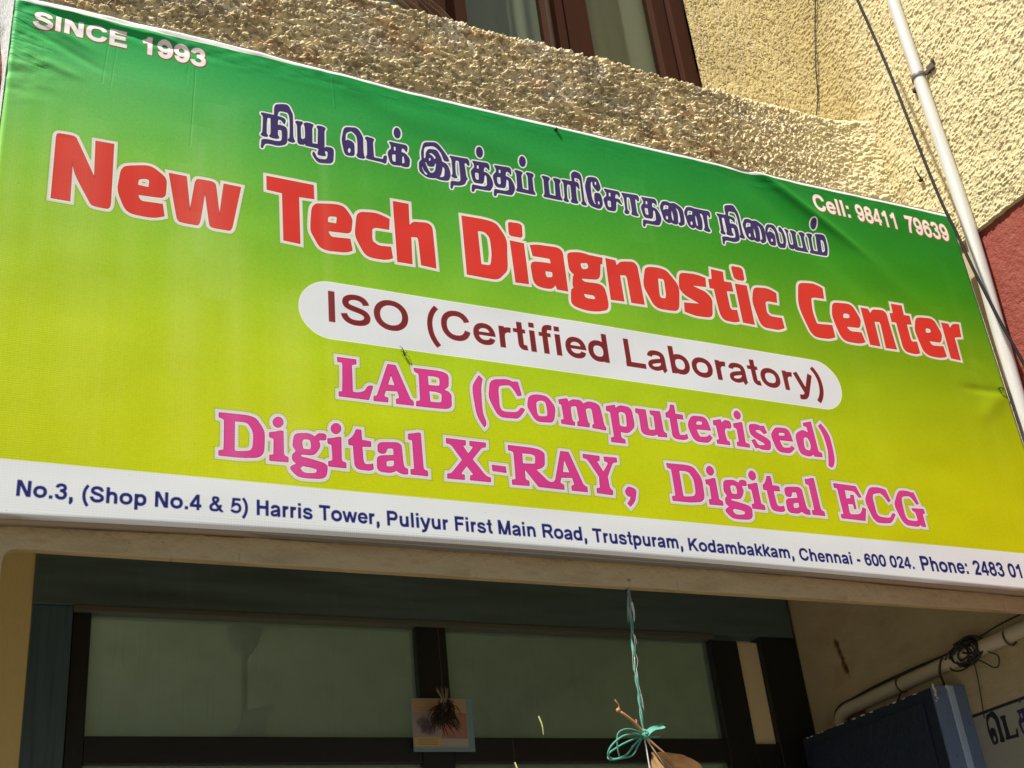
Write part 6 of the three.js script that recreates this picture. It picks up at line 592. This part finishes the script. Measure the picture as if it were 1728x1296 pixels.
{
  const t = thing('wall_conduit', 'cream conduit pipe along the porch side wall above the blue cabinet', 'conduit');
  const cream = std(0.56, 0.49, 0.36, 0.55);
  part('conduit_pipe', tube([[3.122, 2.36, -1.22], [3.122, 2.5, -1.22], [3.122, 2.537, -1.205], [3.122, 2.55, -1.17], [3.122, 2.553, -1.1], [3.122, 2.566, -0.6], [3.122, 2.572, -0.3], [3.122, 2.574, -0.1]], 0.0245, 90, 16), cream, t);
  for (const z of [-0.86, -0.34]) part('clip', new THREE.TorusGeometry(0.0262, 0.0035, 8, 20).translate(3.122, 2.56 + 0.01 * (z + 0.86), z), std(0.08, 0.07, 0.05, 0.6), t);
  const R = rng(66), g = [];
  for (let i = 0; i < 15; i++) { const c = [], cz = -0.51 + 0.06 * (R() - 0.5), cy = 2.572 + 0.03 * (R() - 0.5), rr = 0.022 + 0.03 * R(), ph = R() * 6; for (let j = 0; j <= 12; j++) { const a = ph + j / 12 * 5.6; c.push([3.105 - 0.014 * Math.sin(a * 1.3 + i), cy + rr * 0.8 * Math.sin(a), cz + rr * 1.25 * Math.cos(a)]); } g.push(tube(c, 0.0026 + 0.0012 * R(), 40, 5)); }
  g.push(tube([[3.10, 2.55, -0.5], [3.10, 2.515, -0.45], [3.105, 2.49, -0.42], [3.105, 2.49, -0.40], [3.11, 2.52, -0.395], [3.11, 2.545, -0.43]], 0.0024, 40, 5), tube([[3.12, 2.59, -0.52], [3.125, 2.595, -0.8], [3.128, 2.585, -1.1], [3.128, 2.56, -1.24], [3.13, 2.4, -1.26]], 0.0045, 60, 6), tube([[3.11, 2.57, -0.5], [3.13, 2.50, -0.52], [3.135, 2.36, -0.545]], 0.002, 30, 5), tube([[3.1, 2.585, -0.62], [3.098, 2.545, -0.645], [3.12, 2.49, -0.66]], 0.0045, 30, 6), tube([[3.11, 2.6, -0.45], [3.12, 2.615, -0.35], [3.128, 2.62, -0.1]], 0.003, 30, 5), tube([[3.12, 2.545, -0.86], [3.125, 2.515, -0.9], [3.13, 2.50, -0.94]], 0.003, 20, 5));
  tag(part('cable_tangle', mergeGeometries(g), std(0.022, 0.02, 0.017, 0.6), scene), 'tangle of thin black cables looped round the wall conduit', 'cables');
}
{
  const t = thing('blue_cabinet', 'blue painted metal cabinet with chipped front edge on the porch side wall', 'cabinet');
  const blue = std(0.15, 0.22, 0.36, 0.45, { vertexColors: false, bumpMap: plasterBump, bumpScale: 0.002 }), face = std(0.010, 0.017, 0.040, 0.5), light = std(0.38, 0.50, 0.68, 0.45), chip = std(0.6, 0.6, 0.56, 0.7);
  part('cabinet_body', box(3.004, 3.146, 0.9, 2.478, -1.31, -0.612, 0.004), face, t);
  part('front_edge', box(3.0, 3.062, 0.9, 2.482, -0.611, -0.6, 0.003), blue, t);
  part('front_trim', box(3.063, 3.092, 0.9, 2.484, -0.611, -0.597, 0.004), light, t);
  part('front_edge', box(3.093, 3.147, 0.9, 2.484, -0.611, -0.601, 0.003), blue, t);
  part('door_leaf', box(2.999, 3.004, 0.95, 2.44, -1.27, -0.66, 0.002), std(0.012, 0.02, 0.046, 0.5, { bumpMap: plasterBump, bumpScale: 0.003 }), t);
  for (const y of [2.455, 2.36, 2.25]) for (const x of [3.03, 3.12]) part('rivet', new THREE.SphereGeometry(0.0035, 10, 6).scale(1, 1, 0.5).translate(x, y, -0.5985), blue, t);
  const R = rng(8), chipG = new THREE.IcosahedronGeometry(1, 1);
  const flake = (x, y, z, a, b, d) => part('paint_chip', chipG.clone().scale(a, b, d).translate(x, y, z), chip, t);
  for (const [x, y, q] of [[3.004, 2.476, 1.3], [3.008, 2.464, 1], [3.005, 2.450, 0.8], [3.010, 2.440, 0.6], [3.063, 2.477, 1.3], [3.068, 2.468, 1], [3.070, 2.458, 0.7], [3.070, 2.40, 0.5], [3.073, 2.352, 0.6], [3.068, 2.31, 0.4], [3.002, 2.43, 0.5]]) flake(x, y, -0.598, 0.005 * q * (0.7 + R()), 0.007 * q * (0.7 + R()), 0.0018);
  for (let i = 0; i < 26; i++) flake(3.003, 2.475 + 0.002 * R(), lerp(-0.62, -1.28, R()), 0.0012, 0.001 + 0.002 * R(), 0.003 + 0.007 * R());
}
{
  const f = thing('ceiling_fan', 'dim ceiling fan seen through the left glass pane', 'fan');
  const m = std(0.16, 0.16, 0.13, 0.6), x = 1.28, z = -2.75;
  part('canopy', new THREE.LatheGeometry([[0.0, 0], [0.025, 0], [0.06, 0.05], [0.075, 0.11], [0.075, 0.12]].map(([a, b]) => new THREE.Vector2(a, b)), 24).translate(x, 3.18, z), m, f);
  part('rod', new THREE.CylinderGeometry(0.014, 0.014, 0.34, 12).translate(x, 3.01, z), m, f);
  part('motor', new THREE.LatheGeometry([[0.0, 0], [0.08, 0.005], [0.11, 0.04], [0.1, 0.09], [0.03, 0.12], [0.0, 0.12]].map(([a, b]) => new THREE.Vector2(a, b)), 28).translate(x, 2.74, z), m, f);
  for (let i = 0; i < 3; i++) part('blade', new RoundedBoxGeometry(0.5, 0.008, 0.13, 2, 0.003).rotateX(0.2).translate(0.36, 0, 0).rotateY(i * 2.094 + 0.35).translate(x, 2.79, z), m, f);
}
renderer.render(scene, camera);
